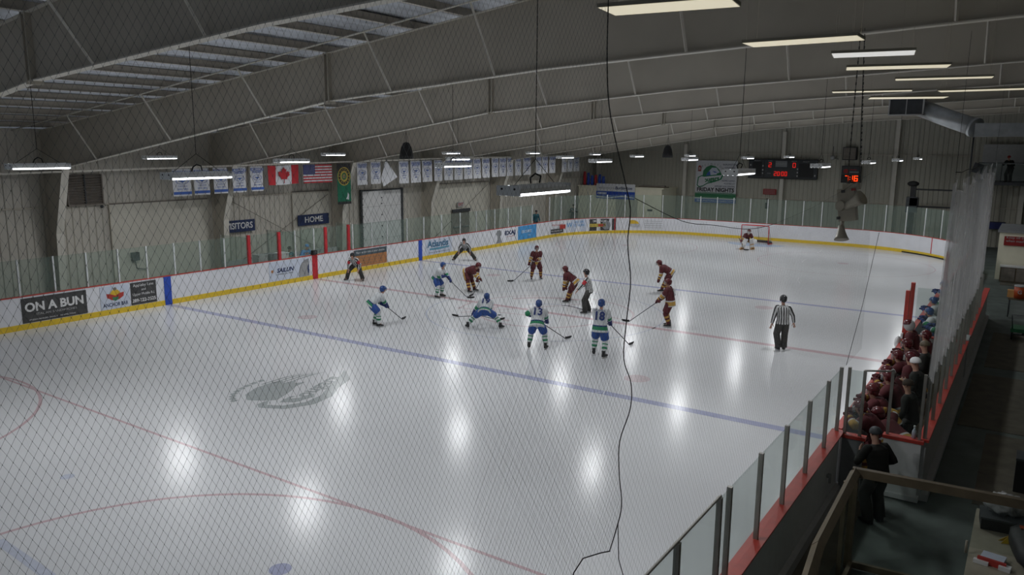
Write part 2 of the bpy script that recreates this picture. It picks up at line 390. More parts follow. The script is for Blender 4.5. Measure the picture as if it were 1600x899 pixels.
# ---- rigid girders
FY = [-17.6, -10.1, -2.6, 4.9, 12.4, 19.9, 27.4]
BOT = [(-2.1, 5.42), (12.2, 7.5), (19.0, 8.02), (27.7, 8.42), (33.8, 8.6)]
def botz(x):
    for (a, za), (b, zb) in zip(BOT, BOT[1:]):
        if x <= b: return za+(zb-za)*(x-a)/(b-a)
    return BOT[-1][1]
GN = ['nearest the camera', 'second from the camera', 'third from the camera', 'fourth from the camera', 'fifth from the camera', 'second last before the far wall', 'last before the far wall']
for y, nm in zip(FY, GN):
    g = empty('roof_girder', (-3.4, y, 0), 0, 'tan tapered steel roof girder with wall column, '+nm, 'girder', 'roof girders spanning the rink')
    def P(x, z): return Vector((x+3.4, 0, z))
    mb = MB(); top = [(x, roofz(x)-0.01) for x in (33.8, 27.7, 19, 12.2, 4, -2.9)]
    poly = [P(x, z) for x, z in BOT]+[P(x, z) for x, z in top]
    o_ = len(mb.v)
    bots = [-2.1+(35.9)*i/20 for i in range(21)]
    vs = []; 
    xs = sorted(set([-2.1, 12.2, 19.0, 27.7, 33.8]+[2, 6, 9, 15, 23]))
    vs = [P(x, botz(x))+Vector((0, s, 0)) for s in (-0.006, 0.006) for x in xs]+[P(x, roofz(x)-0.01)+Vector((0, s, 0)) for s in (-0.006, 0.006) for x in xs]
    n = len(xs)
    mb.add(vs, [(i, i+1, 2*n+i+1, 2*n+i) for i in range(n-1)]+[(n+i+1, n+i, 3*n+i, 3*n+i+1) for i in range(n-1)], 'frame')
    mb.build('web', g)
    mb = MB()
    for (a, za), (b, zb) in zip(BOT, BOT[1:]):
        mb.poly([P(a, za)+Vector((0, -0.1, 0)), P(b, zb)+Vector((0, -0.1, 0)), P(b, zb)+Vector((0, 0.1, 0)), P(a, za)+Vector((0, 0.1, 0))], 'flange', (0, 0, -0.025))
    mb.build('bottom_flange', g)
    mb = MB(); mb.poly([P(-3.8, roofz(-3.8)-0.005)+Vector((0, -0.1, 0)), P(33.8, roofz(33.8)-0.005)+Vector((0, -0.1, 0)), P(33.8, roofz(33.8)-0.005)+Vector((0, 0.1, 0)), P(-3.8, roofz(-3.8)-0.005)+Vector((0, 0.1, 0))], 'flange', (0, 0, -0.02))
    mb.build('top_flange', g)
    mb = MB()  # column: tapered web and inner flange
    prof = [(-3.15, 0), (-3.0, 2.85), (-2.1, 5.42)]
    cp = [P(-3.85, 0), P(-3.15, 0), P(-3.0, 2.85), P(-2.1, 5.42), P(-2.1, 7.0-0.01), P(-3.85, roofz(-3.85)-0.01)]
    mb.poly([q+Vector((0, -0.008, 0)) for q in cp], 'frame', (0, 0.016, 0))
    for (a, za), (b, zb) in zip(prof, prof[1:]):
        mb.poly([P(a, za)+Vector((0, -0.14, 0)), P(b, zb)+Vector((0, -0.14, 0)), P(b, zb)+Vector((0, 0.14, 0)), P(a, za)+Vector((0, 0.14, 0))], 'flange', (-0.025, 0, 0))
    mb.poly([P(-3.85, 0)+Vector((0, -0.14, 0)), P(-3.85, 6.7)+Vector((0, -0.14, 0)), P(-3.85, 6.7)+Vector((0, 0.14, 0)), P(-3.85, 0)+Vector((0, 0.14, 0))], 'frame', (0.02, 0, 0))
    mb.build('column', g)
    mb = MB(); zt = roofz(12.2)
    mb.poly([P(12.1, 7.42)+Vector((0, -0.12, 0)), P(12.1, zt)+Vector((0, -0.12, 0)), P(12.1, zt)+Vector((0, 0.12, 0)), P(12.1, 7.42)+Vector((0, 0.12, 0))], 'frame', (0.04, 0, 0))
    mb.poly([P(12.24, 7.42)+Vector((0, -0.12, 0)), P(12.24, zt)+Vector((0, -0.12, 0)), P(12.24, zt)+Vector((0, 0.12, 0)), P(12.24, 7.42)+Vector((0, 0.12, 0))], 'frame', (0.04, 0, 0))
    mb.build('splice_plate', g)
    for x in (0.3, 4.9, 9.64, 14.5, 17.7, 22.3, 26.9, 31.5):
        for s in (-1, 1):
            mb = MB(); mb.tube([P(x, botz(x)+0.01)+Vector((0, 0.1*s, 0)), P(x, roofz(x)+0.0)+Vector((0, 1.02*s, 0))], 0.032, 'flange', n=4, smooth=False)
            mb.build('brace', g)
# conduit under the deck in the nearer bays
for y, lb in ((-11.15, 'thin conduit pipe climbing under the roof beside the second girder'),):
    mb = MB(); mb.tube([(x, y, roofz(x)-0.03) for x in (-3.7, 5, 15, 25, 33)], 0.022, 'flange', n=6); tag(mb.build('conduit_pipe'), lb, 'pipe')
mb = MB(); mb.tube([(-2.2, -30, 5.05), (-2.2, -12.3, 5.23), (-2.2, 0, 5.40), (-2.2, 12, 5.56), (-2.2, 27.2, 5.66)], 0.045, 'flange', n=8)
tag(mb.build('banner_pipe'), 'long tan pipe along the left wall that the banners hang from', 'pipe')
def rod(a, b, lb):
    mb = MB(); mb.tube([a, b], 0.014, 'louver', n=5); tag(mb.build('bracing_rod'), lb, 'rod', 'diagonal wall bracing rods')
rod((-3.7, -1.9, 3.7), (-3.7, 4.4, 0.4), 'thin diagonal bracing rod falling to the right behind the penalty boxes')
rod((-3.72, 4.4, 3.7), (-3.72, -1.9, 0.4), 'thin diagonal bracing rod rising to the right behind the penalty boxes')
rod((-3.7, 13.2, 0.4), (-3.7, 19.2, 3.7), 'thin diagonal bracing rod on the wall near the far exit door')

# ================================================================= BOARDS
def sweep(mb, path, prof, m, closed_prof=True):
    """path: list of (x,y); prof: list of (outward offset, z)"""
    n = len(path); k = len(prof); vs = []
    for i, (x, y) in enumerate(path):
        a = Vector(path[max(i-1, 0)]); b = Vector(path[min(i+1, n-1)]); t = (b-a).normalized(); nr = Vector((-t.y, t.x))
        for (o, z) in prof: vs.append((x+nr.x*o, y+nr.y*o, z))
    fs = []
    for i in range(n-1):
        for j in range(k if closed_prof else k-1):
            j2 = (j+1) % k; fs.append((i*k+j, (i+1)*k+j, (i+1)*k+j2, i*k+j2))
    fs.append(tuple(range(k))); fs.append(tuple(reversed([(n-1)*k+j for j in range(k)])))
    mb.add(vs, fs, m)
def boards(path, label):
    b = empty('dasher_board', (path[0][0], path[0][1], 0), 0, label, 'rink boards')
    off = (path[0][0], path[0][1]); pp = [(x-off[0], y-off[1]) for x, y in path]
    mb = MB(); sweep(mb, pp, [(0, 0), (0, 1.14), (0.10, 1.14), (0.10, 0)], 'board_white'); mb.build('facing', b)
    mb = MB(); sweep(mb, pp, [(-0.018, 0), (-0.018, 0.19), (0.0, 0.20), (0, 0)], 'kick'); mb.build('kick_plate', b)
    mb = MB(); sweep(mb, pp, [(-0.012, 1.135), (-0.012, 1.165), (0.125, 1.165), (0.125, 1.135)], 'cap_red'); mb.build('cap_rail', b)
    return b
full = rink_outline(0.0)
def seg_arc(pts, cond): return [q for q in pts if cond(q)]
left_path = [(0, YN+i*0.0) for i in (0,)]+[(0, y) for y in (-20, -10, 0, 10, YE-RC)]
arc1 = [(RC-RC*math.cos(PI/2*i/14), YE-RC+RC*math.sin(PI/2*i/14)) for i in range(0, 15)]
arc2 = [(W-RC+RC*math.sin(PI/2*i/14), YE-RC+RC*math.cos(PI/2*i/14)) for i in range(0, 15)]
bl = boards(left_path, 'white rink boards down the left side with adverts and yellow kick strip')
bf = boards(arc1+arc2, 'white rink boards curving round the far end behind the goal')
mbp = MB(); mbp.bb((-0.008, -0.16, 0), (0.0, 0.16, 1.13), 'board_red')
def board_stripe(y, wd, m):
    mb = MB(); mb.box((0.014, y-YN, 0.57), (0.020, wd, 1.13), m); mb.build('line_stripe', bl)
board_stripe(-0.02, 0.32, 'board_red'); board_stripe(7.65, 0.30, 'board_blue'); board_stripe(-7.65, 0.30, 'board_blue')
# goal line stripe in the corner
gx = RC-math.sqrt(RC*RC-(27.1-(YE-RC))**2)
mb = MB(); mb.box((gx+0.012-0, 27.1-(YE-RC), 0.57), (0.014, 0.06, 1.13), 'board_red', Matrix.Rotation(-0.78, 3, 'Z')); mb.build('line_stripe', bf)
gx2 = W-gx
mb = MB(); mb.box((gx2-0.012, 27.1-(YE-RC), 0.57), (0.014, 0.06, 1.13), 'board_red', Matrix.Rotation(0.78, 3, 'Z')); mb.build('line_stripe', bf)
# far part of right side, before the players' benches
br1 = boards([(W, YE-RC), (W, 15), (W, 8.3)], 'white rink boards at the right between far corner and team benches')
# bench fronts, doors open onto them
brb = boards([(W, 8.2), (W, 0), (W, -10.2)], 'white rink boards in front of the team benches on the right')
br2 = boards([(W, -10.35), (W, -20), (W, YN)], 'near right rink boards with wide red cap rail and glass')
mb = MB(); sweep(mb, [(0, 0), (0, YN+10.35)], [(-0.02, 1.165), (-0.02, 1.19), (0.20, 1.19), (0.20, 1.165)], 'cap_red'); mb.build('cap_rail', br2)
mb = MB(); sweep(mb, [(0, 0), (0, YN+10.35)], [(0.101, 0.0), (0.101, 1.16), (0.125, 1.16), (0.125, 0)], 'white'); mb.build('back_panel', br2)
mb = MB(); sweep(mb, [(0, 0), (0, YN+10.35)], [(0.13, 0.0), (0.13, 0.16), (0.22, 0.14), (0.24, 0)], 'lgrey'); mb.build('base_strip', br2)
mb = MB(); mb.box((0.16, -0.9, 0.62), (0.05, 0.1, 0.05), 'steel'); mb.box((0.18, -0.9, 0.56), (0.04, 0.03, 0.16), 'steel'); mb.build('gate_latch', br2)

# ---- glass above the boards
def glass_run(label, pts_post, z0, z1, pane_mat, post_mat, reds=(), post_w=0.05, paths=None, gaps=(), post_top=None):
    root = empty('rink_glass', (pts_post[0][0], pts_post[0][1], z0), 0, label, 'rink glass')
    ox, oy = pts_post[0]
    for i, (x, y) in enumerate(pts_post):
        red = i in reds
        mb = MB(); wd = post_w*(1.9 if red else 1.0); a = Vector(pts_post[max(0, i-1)]); b = Vector(pts_post[min(len(pts_post)-1, i+1)])
        R = Matrix.Rotation(math.atan2((b-a).y, (b-a).x)-PI/2, 3, 'Z')
        mb.box((x-ox, y-oy, (z1-z0)/2), (0.11 if red else 0.06, wd*1.4 if red else wd, z1-z0), 'board_red' if red else post_mat, R); mb.build('post', root)
    for i in range(len(pts_post)-1):
        if i in gaps: continue
        a = Vector(pts_post[i]); b = Vector(pts_post[i+1]); d = (b-a); n = Vector((-d.y, d.x)).normalized()*0.006
        dd = d.normalized()*post_w*0.5; a2 = a+dd; b2 = b-dd
        q = [(a2.x-ox, a2.y-oy, 0), (b2.x-ox, b2.y-oy, 0), (b2.x-ox, b2.y-oy, z1-z0-0.01), (a2.x-ox, a2.y-oy, z1-z0-0.01)]
        mb = MB(); mb.poly(q, pane_mat); mb.build('pane', root)
    return root
ly = [-30.0, -28.8, -27.6, -26.4, -25.2, -24, -22.8, -21.6, -20.4, -19.2, -18.0, -16.8, -15.6, -14.4, -13.02, -11.86, -10.72, -9.54, -8.41, -7.24, -6.08, -4.92, -3.68, -2.04, -1.12, 0.7 - 0.69, 0.75, 2.27, 2.55, 3.9, 5.05, 6.62, 8.02, 9.6, 11.35, 12.94, 14.0, 14.9, 16.4, 17.9, 19.3]
glass_run('tall clear rink glass with pale posts along the left boards', [(-0.05, y) for y in ly], 1.16, 2.42, 'glass', 'post_white', reds=(22, 23, 26, 27))
ringp = []
tot = RC*PI/2
pth = [(-0.05+RC+0.0-(RC)*math.cos(PI/2*i/9), YE-RC+0.05+RC*math.sin(PI/2*i/9)) for i in range(0, 10)]
mid = [(RC+(W-2*RC)*i/8, YE+0.05) for i in range(1, 8)]
pth2 = [(W-RC+0.05+RC*math.sin(PI/2*i/9), YE-RC+0.05+RC*math.cos(PI/2*i/9)) for i in range(0, 10)]
glass_run('tall clear rink glass curving around the far end', pth+mid+pth2, 1.16, 2.85, 'glass', 'post_white')
glass_run('rink glass above the right boards near the far corner', [(W+0.05, YE-RC-0.6-1.2*i) for i in range(11)], 1.16, 2.45, 'glass', 'post_white', reds=(10,))
ry = [-10.42, -11.45, -12.75, -14.1, -15.35, -16.6, -16.95, -18.2, -19.35, -19.6, -20.8, -22.0, -23.2, -24.4, -25.6, -26.8, -28]
rg = glass_run('near right rink glass with dull metal posts on the red cap', [(W+0.07, y) for y in ry], 1.19, 2.40, 'glass_near', 'alu', post_w=0.055)
mb = MB(); mb.tube([(0, -6.5, 1.22), (0, -17, 1.22)], 0.018, 'alu', n=6); mb.build('top_rail', rg)

# ================================================================= TEAM BENCH ENCLOSURE
XB = 27.02
bk = empty('bench_wall', (XB, -9.95, 0), 0, 'white wall with red cap behind the team benches beside the walkway', 'bench wall')
mb = MB(); mb.bb((0, 0, 0), (0.09, 19, 1.12), 'lgrey'); mb.build('facing', bk)
mb = MB(); mb.bb((-0.05, 0, 1.12), (0.13, 9.0, 1.17), 'cap_red'); mb.bb((-0.05, 9.6, 1.12), (0.13, 19, 1.17), 'cap_red'); mb.build('cap_rail', bk)
mb = MB(); mb.bb((0.09, 0, 0), (0.2, 19, 0.13), 'lgrey'); mb.build('base_strip', bk)
mb = MB(); mb.bb((-0.06, 8.95, 0), (0.12, 9.65, 1.2), 'lgrey'); mb.build('gate', bk)
for k in range(13):
    mb = MB(); mb.bb((0.02, 0.05+k*1.2, 1.17), (0.08, 0.11+k*1.2, 2.3), 'alu'); mb.build('post', bk)
for k in range(12):
    mb = MB(); mb.poly([(0.05, 0.11+k*1.2, 1.17), (0.05, 1.25+k*1.2, 1.17), (0.05, 1.25+k*1.2, 2.28), (0.05, 0.11+k*1.2, 2.28)], 'glass'); mb.build('pane', bk)
# end wall nearest camera (white, latch) with glass above
ew = empty('bench_end_wall', (26.42, -9.98, 0), 0, 'white half wall with black latch closing the near end of the bench', 'bench wall')
mb = MB(); mb.bb((0, -0.06, 0), (0.62, 0.06, 1.10), 'white'); mb.build('facing', ew)
mb = MB(); mb.bb((-0.12, -0.12, 0), (0.66, 0.1, 0.09), 'white'); mb.build('base_ledge', ew)
mb = MB(); mb.bb((-0.02, -0.09, 1.10), (0.66, 0.09, 1.16), 'cap_red'); mb.build('cap_rail', ew)
mb = MB(); mb.bb((0.02, -0.10, 0.62), (0.06, -0.06, 0.9), 'char'); mb.bb((0.06, -0.12, 0.7), (0.18, -0.06, 0.78), 'char'); mb.build('latch', ew)
mb = MB(); mb.bb((0.02, -0.025, 1.16), (0.07, 0.025, 2.38), 'alu'); mb.build('post', ew)
mb = MB(); mb.bb((0.55, -0.025, 1.16), (0.6, 0.025, 2.38), 'alu'); mb.build('post', ew)
mb = MB(); mb.poly([(0.07, 0, 1.17), (0.55, 0, 1.17), (0.55, 0, 2.36), (0.07, 0, 2.36)], 'glass_clear'); mb.build('pane', ew)
st = empty('bench_gate_wall', (25.78, -10.4, 0), 0, 'short grey gate wall with red cap where near boards meet the bench', 'bench wall')
mb = MB(); mb.bb((0, -0.05, 0), (0.36, 0.05, 1.10), 'grey'); mb.build('facing', st)
mb = MB(); mb.bb((-0.04, -0.09, 1.10), (0.40, 0.09, 1.16), 'cap_red'); mb.build('cap_rail', st)
mb = MB(); mb.bb((0.0, -0.03, 1.16), (0.05, 0.03, 2.42), 'alu'); mb.build('post', st)
mb = MB(); mb.bb((0.26, -0.03, 1.16), (0.31, 0.03, 2.4), 'alu'); mb.build('post', st)
mb = MB(); mb.poly([(0.05, 0, 1.17), (0.26, 0, 1.17), (0.26, 0, 2.38), (0.05, 0, 2.38)], 'glass_near'); mb.build('pane', st)
mb = MB(); mb.tube([(0.28, 0, 2.4), (0.66, 0.2, 2.4), (0.68, 0.42, 2.38)], 0.018, 'alu', n=6); mb.build('top_rail', st)
mb = MB(); mb.bb((0, 0, 1.17), (0.9, 0.04, 1.2), 'cap_red')
# divider between the two benches
dv = empty('bench_divider', (W+0.12, -0.9, 0), 0, 'pale dividing wall with red cap and glass between the two team benches', 'bench wall')
mb = MB(); mb.bb((0, -0.05, 0), (1.28, 0.05, 1.1), 'lgrey'); mb.build('facing', dv)
mb = MB(); mb.bb((0, -0.08, 1.10), (1.28, 0.08, 1.14), 'cap_red'); mb.build('cap_rail', dv)
mb = MB(); mb.poly([(0.05, 0, 1.14), (1.25, 0, 1.14), (1.25, 0, 2.5), (0.05, 0, 2.5)], 'glass'); mb.build('pane', dv)
mb = MB(); mb.bb((-0.16, -0.75, 1.1), (-0.06, -0.62, 2.5), 'cap_red'); mb.build('post', dv)
mb = MB(); mb.bb((-0.16, 0.25, 1.1), (-0.06, 0.38, 2.58), 'cap_red'); mb.build('post', dv)
mb = MB(); mb.poly([(-0.11, -0.62, 1.16), (-0.11, 0.25, 1.16), (-0.11, 0.25, 2.5), (-0.11, -0.62, 2.5)], 'glass'); mb.build('pane', dv)
for (y0, y1, lb) in ((-9.3, -1.4, 'long wooden seat of the maroon team bench'), (-0.4, 7.9, 'long wooden seat of the white team bench beyond the divider')):
    b_ = empty('team_bench', (26.72, y0, 0), 0, lb, 'bench')
    mb = MB(); mb.bb((-0.18, 0, 0.42), (0.18, y1-y0, 0.46), 'wood'); mb.build('seat', b_)
    for k in range(5):
        mb = MB(); mb.bb((-0.14, 0.2+k*(y1-y0-0.5)/4, 0), (0.14, 0.28+k*(y1-y0-0.5)/4, 0.42), 'grey'); mb.build('leg', b_)

# ================================================================= HANGING LAMPS
rows_x = [1.8, 8.9, 15.3, 23.0]; rows_y = [-17.0, -8.7, -0.3, 8.2, 16.4, 24.6]
zc = 5.78
RN = ['along the left boards', 'left of the rink centre', 'right of the rink centre', 'along the right boards']
CN = ['closest to the camera', 'second from the camera', 'third from the camera', 'fourth from the camera', 'fifth from the camera', 'farthest away']
proto = None
for i, x in enumerate(rows_x):
    for j, y in enumerate(rows_y):
        xx = x
        if j == 0: xx = {0: 3.0, 1: 10.7, 2: 16.25, 3: 23.15}[i]
        if i == 3 and j > 1: xx = 23.0-0.12*j
        z = {(3, 0): 5.76, (2, 0): 5.74, (0, 2): 5.86, (0, 3): 5.9, (0, 4): 5.88, (2, 2): 5.8}.get((i, j), zc)
        if i == 0 and j == 0: continue
        lb = 'white hanging fluorescent light %s, %s' % (RN[i], CN[j])
        if proto is None:
            L = empty('hanging_light', (0, 0, 0)); proto = L
            mb = MB()
            for sx in (-1, 1):   # gull shaped reflector
                mb.poly([(0, -0.58, 0.12), (0, 0.58, 0.12), (sx*0.17, 0.58, 0.075), (sx*0.17, -0.58, 0.075)] if sx > 0 else [(0, 0.58, 0.12), (0, -0.58, 0.12), (sx*0.17, -0.58, 0.075), (sx*0.17, 0.58, 0.075)], 'lampbody')
                mb.box((sx*0.165, 0, 0.052), (0.008, 1.16, 0.055), 'lampbody')
            for sy in (-1, 1):
                mb.box((0, sy*0.585, 0.055), (0.34, 0.01, 0.12), 'lampbody')
                for q in (-0.09, 0.09): mb.tube([(q, sy*0.589, 0.075), (q, sy*0.596, 0.075)], 0.014, 'black', n=8)
            mb.build('housing', L)
            for q in (-0.14, -0.05, 0.05, 0.14):
                mb = MB(); mb.tube([(q, -0.56, 0.006), (q, 0.56, 0.006)], 0.016, 'tube', n=6); mb.build('tube_lamp', L)
            mb = MB()
            for sy in (-0.45, 0.45): mb.tube([(0, sy, 0.12), (0, 0, 0.42)], 0.005, 'black', n=4)
            mb.tube([(0, 0.1, 0.13), (0.05, 0.05, 0.21), (0, 0, 0.24), (-0.04, -0.05, 0.19), (0, -0.1, 0.13)], 0.012, 'black', n=5)
            mb.build('hanger', L)
            ld = bpy.data.lights.new('lamp_light', 'AREA'); ld.shape = 'RECTANGLE'; ld.size = 0.30; ld.size_y = 1.1; ld.energy = LAMP_W
            ld.color = (0.97, 0.985, 1.0); ld.spread = math.radians(LAMP_SPREAD)
            lo = bpy.data.objects.new('lamp_light', ld); COL.objects.link(lo); lo.parent = L; lo.location = (0, 0, -0.014)
        else: L = copy_tree(proto)
        L.location = (xx, y, z); tag(L, lb, 'ceiling light', 'fluorescent fixtures hanging over the ice')
        mb = MB(); mb.tube([(0, 0, 0.42), (0, 0, roofz(xx)+0.26-z)], 0.006, 'black', n=4); mb.build('cable', L)

# window reflections of ceiling lights, built as added glowing panels on wires
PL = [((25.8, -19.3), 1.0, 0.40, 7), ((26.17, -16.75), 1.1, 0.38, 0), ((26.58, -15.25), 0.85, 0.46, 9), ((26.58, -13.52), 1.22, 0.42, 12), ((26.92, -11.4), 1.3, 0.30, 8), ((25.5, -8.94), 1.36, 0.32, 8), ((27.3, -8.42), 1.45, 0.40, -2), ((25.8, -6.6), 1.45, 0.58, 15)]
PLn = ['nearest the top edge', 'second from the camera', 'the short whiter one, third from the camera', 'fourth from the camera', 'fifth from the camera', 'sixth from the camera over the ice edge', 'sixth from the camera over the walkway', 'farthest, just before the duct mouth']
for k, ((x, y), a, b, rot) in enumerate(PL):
    L = empty('light_reflection', (x, y, 7.4), math.radians(rot), 'flat glowing light panel under the roof, '+PLn[k], 'light panel', 'flat light panels at the upper right')
    m = 'troffer_reflection_white' if k == 2 else 'troffer_reflection'
    mb = MB(); mb.box((0, 0, 0), (a, b, 0.012), m); mb.build('reflection_sheet', L)
    mb = MB()
    for s in (-1, 1): mb.box((0, s*(b/2+0.004), 0.012), (a+0.016, 0.008, 0.03), 'horn'); mb.box((s*(a/2+0.004), 0, 0.012), (0.008, b, 0.03), 'horn')
    mb.build('frame', L)  # made-up rim around each reflection
    mb = MB()
    for sx in (-1, 1):
        for sy in (-1, 1): mb.tube([(sx*a*0.47, sy*b*0.45, 0.01), (sx*a*0.47, sy*b*0.45, roofz(x)-7.4)], 0.0015, 'purlin', n=3)
    mb.build('added_wire', L)

# ================================================================= LEFT WALL THINGS
t = empty('wall_louver', (-3.84, -9.35, 3.82), 0, 'brown square ventilation louver high on the left wall beside a column', 'vent')
mb = MB(); mb.bb((0, 0, 0), (0.05, 1.45, 1.25), 'louver')
mb.build('backing', t)
mb = MB()
for k in range(12): mb.box((0.09, 0.725, 0.08+0.1*k), (0.10, 1.36, 0.012), 'louver', Matrix.Rotation(0.6, 3, 'Y'))
mb.build('slat', t)
mb = MB(); mb.bb((0.03, 0, 0), (0.16, 0.05, 1.25), 'louver'); mb.bb((0.03, 1.40, 0), (0.16, 1.45, 1.25), 'louver'); mb.bb((0.03, 0, 0), (0.2, 1.45, 0.06), 'louver'); mb.bb((0.03, 0.7, 0), (0.15, 0.75, 1.25), 'char'); mb.build('frame', t)
mb = MB(); mb.ell((0.12, 1.36, -0.08), (0.06, 0.07, 0.06), 'char'); mb.build('motor', t)

def wall_sign(y0, y1, z0, z1, txt, lb, size):
    t = empty('wall_sign', (-3.7, y0, z0), 0, lb, 'sign')
    mb = MB(); mb.bb((0, 0, 0), (0.03, y1-y0, z1-z0), 'navy'); mb.build('panel', t)
    text(txt, size, 'white', t, (0.035, (y1-y0)/2, (z1-z0)/2), R_LEFT, bold=0.02, width=(y1-y0)*0.86 if len(txt) > 5 else (y1-y0)*0.58)
wall_sign(-2.31, -0.5, 2.13, 2.70, 'VISITORS', 'dark blue VISITORS sign with white letters on the left wall', 0.42)
wall_sign(2.22, 4.36, 2.12, 2.68, 'HOME', 'dark blue HOME sign with white letters on the left wall', 0.42)
# white sectional door
t = tag(empty('door_1', (-3.78, 6.93, 0)), 'tall white insulated slab door with a column of dark bolts', kind='structure')
mb = MB(); mb.bb((0, 0, 0), (0.08, 3.29, 3.72), 'white')
mb.build('slab', t)
mb = MB()
for z in (0.9, 1.85, 2.8): mb.bb((0.08, 0.02, z), (0.084, 3.27, z+0.02), 'lgrey')
mb.build('seam', t)
mb = MB()
for z in (0.35, 1.0, 1.65, 2.3, 2.95, 3.3):
    mb.box((0.1, 1.6, z), (0.03, 0.07, 0.07), 'char'); mb.box((0.1, 0.06, z), (0.03, 0.05, 0.05), 'char')
mb.build('bolt', t)
mb = MB(); mb.bb((0, -0.10, 0), (0.14, 0, 3.82), 'char'); mb.bb((0, 3.29, 0), (0.14, 3.43, 3.82), 'char'); mb.bb((0, 0, 3.72), (0.14, 3.29, 3.80), 'char'); mb.build('frame', t)
t = tag(empty('door_2', (-3.78, 15.2, 0)), 'dull double exit door in the left wall', kind='structure')
mb = MB(); mb.bb((0, 0, 0), (0.06, 1.9, 2.05), 'louver'); mb.bb((0.06, 0.93, 0), (0.07, 0.97, 2.05), 'black'); mb.build('slab', t)
mb = MB(); mb.bb((0.06, 0.0, 1.98), (0.16, 1.9, 2.18), 'char')
mb.bb((0.06, 0.1, 0.95), (0.14, 0.85, 1.02), 'steel'); mb.bb((0.06, 1.05, 0.95), (0.14, 1.8, 1.02), 'steel'); mb.build('panic_bar', t)
t = empty('exit_sign', (-3.72, 15.75, 2.32), 0, 'small pale exit sign with red letters above the exit door', 'sign')
mb = MB(); mb.bb((0, 0, 0), (0.08, 0.6, 0.32), 'lgrey'); mb.build('panel', t); text('EXIT', 0.26, 'adred', t, (0.085, 0.3, 0.16), R_LEFT, bold=0.02)
t = tag(MB(), None) if False else None
mb = MB(); mb.bb((-3.80, -6.9, 1.35), (-3.6, -6.6, 1.7), 'char'); mb.tube([(-3.72, -6.75, 1.35), (-3.72, -6.7, 1.0), (-3.72, -6.2, 0.9)], 0.02, 'char', n=6); tag(mb.build('wall_valve'), 'small dark valve with bent pipe low on the left wall', 'valve')

# penalty boxes and timekeeper's box
t = empty('penalty_box_glass', (-0.9, -3.6, 0), 0, 'clear glass cross panels around the penalty boxes at centre left', 'glass panel')
for k, y in enumerate((0.0, 2.6, 4.6, 7.0)):
    mb = MB(); mb.poly([(-1.2, y, 0), (0.72, y, 0), (0.72, y, 2.3), (-1.2, y, 2.3)], 'glass'); mb.build('pane', t)
    mb = MB(); mb.bb((-1.24, y-0.03, 0), (-1.18, y+0.03, 2.3), 'alu'); mb.build('post', t)
mb = MB(); mb.bb((-1.25, 0, 0), (-1.18, 7, 1.05), 'lgrey'); mb.build('back_wall', t)
t = empty('timekeeper_table', (-0.45, 0.0, 0), 0, 'white topped timekeeper table between the penalty boxes', 'table')
mb = MB(); mb.bb((-0.3, -1.2, 1.02), (0.3, 1.4, 1.08), 'white'); mb.build('tabletop', t)
for y in (-1.1, 1.3):
    mb = MB(); mb.bb((-0.25, y-0.03, 0), (0.25, y+0.03, 1.02), 'grey'); mb.build('leg', t)
for (y, wd, hh, lb, m) in ((-2.75, 0.5, 0.42, 'grey cabinet box in the visitors penalty box', 'lgrey'), (-2.15, 0.35, 0.4, 'dark cabinet box beside the grey one in the penalty box', 'grey'), (-1.6, 0.6, 0.38, 'pale wide storage box at the end of the timekeeper table', 'white')):
    b_ = empty('storage_box', (-0.5, y, 0.98), 0, lb, 'box'); mb = MB(); mb.bb((-0.2, -wd/2, 0), (0.2, wd/2, hh), m); mb.build('body', b_)
    mb = MB(); mb.bb((-0.22, -wd/2-0.02, hh), (0.22, wd/2+0.02, hh+0.04), m); mb.build('lid', b_)
    mb = MB(); mb.bb((-0.18, -wd/2+0.02, -0.98), (0.18, wd/2-0.02, 0), 'grey'); mb.build('stand', b_)
t = empty('loudspeaker', (0.02, -0.05, 1.18), 0, 'small black box sitting on the boards at the centre line', 'speaker')
mb = MB(); mb.bb((-0.08, -0.13, 0), (0.08, 0.13, 0.2), 'black'); mb.build('body', t); mb = MB(); mb.ell((0.08, 0, 0.1), (0.02, 0.07, 0.07), 'char'); mb.build('cone', t)

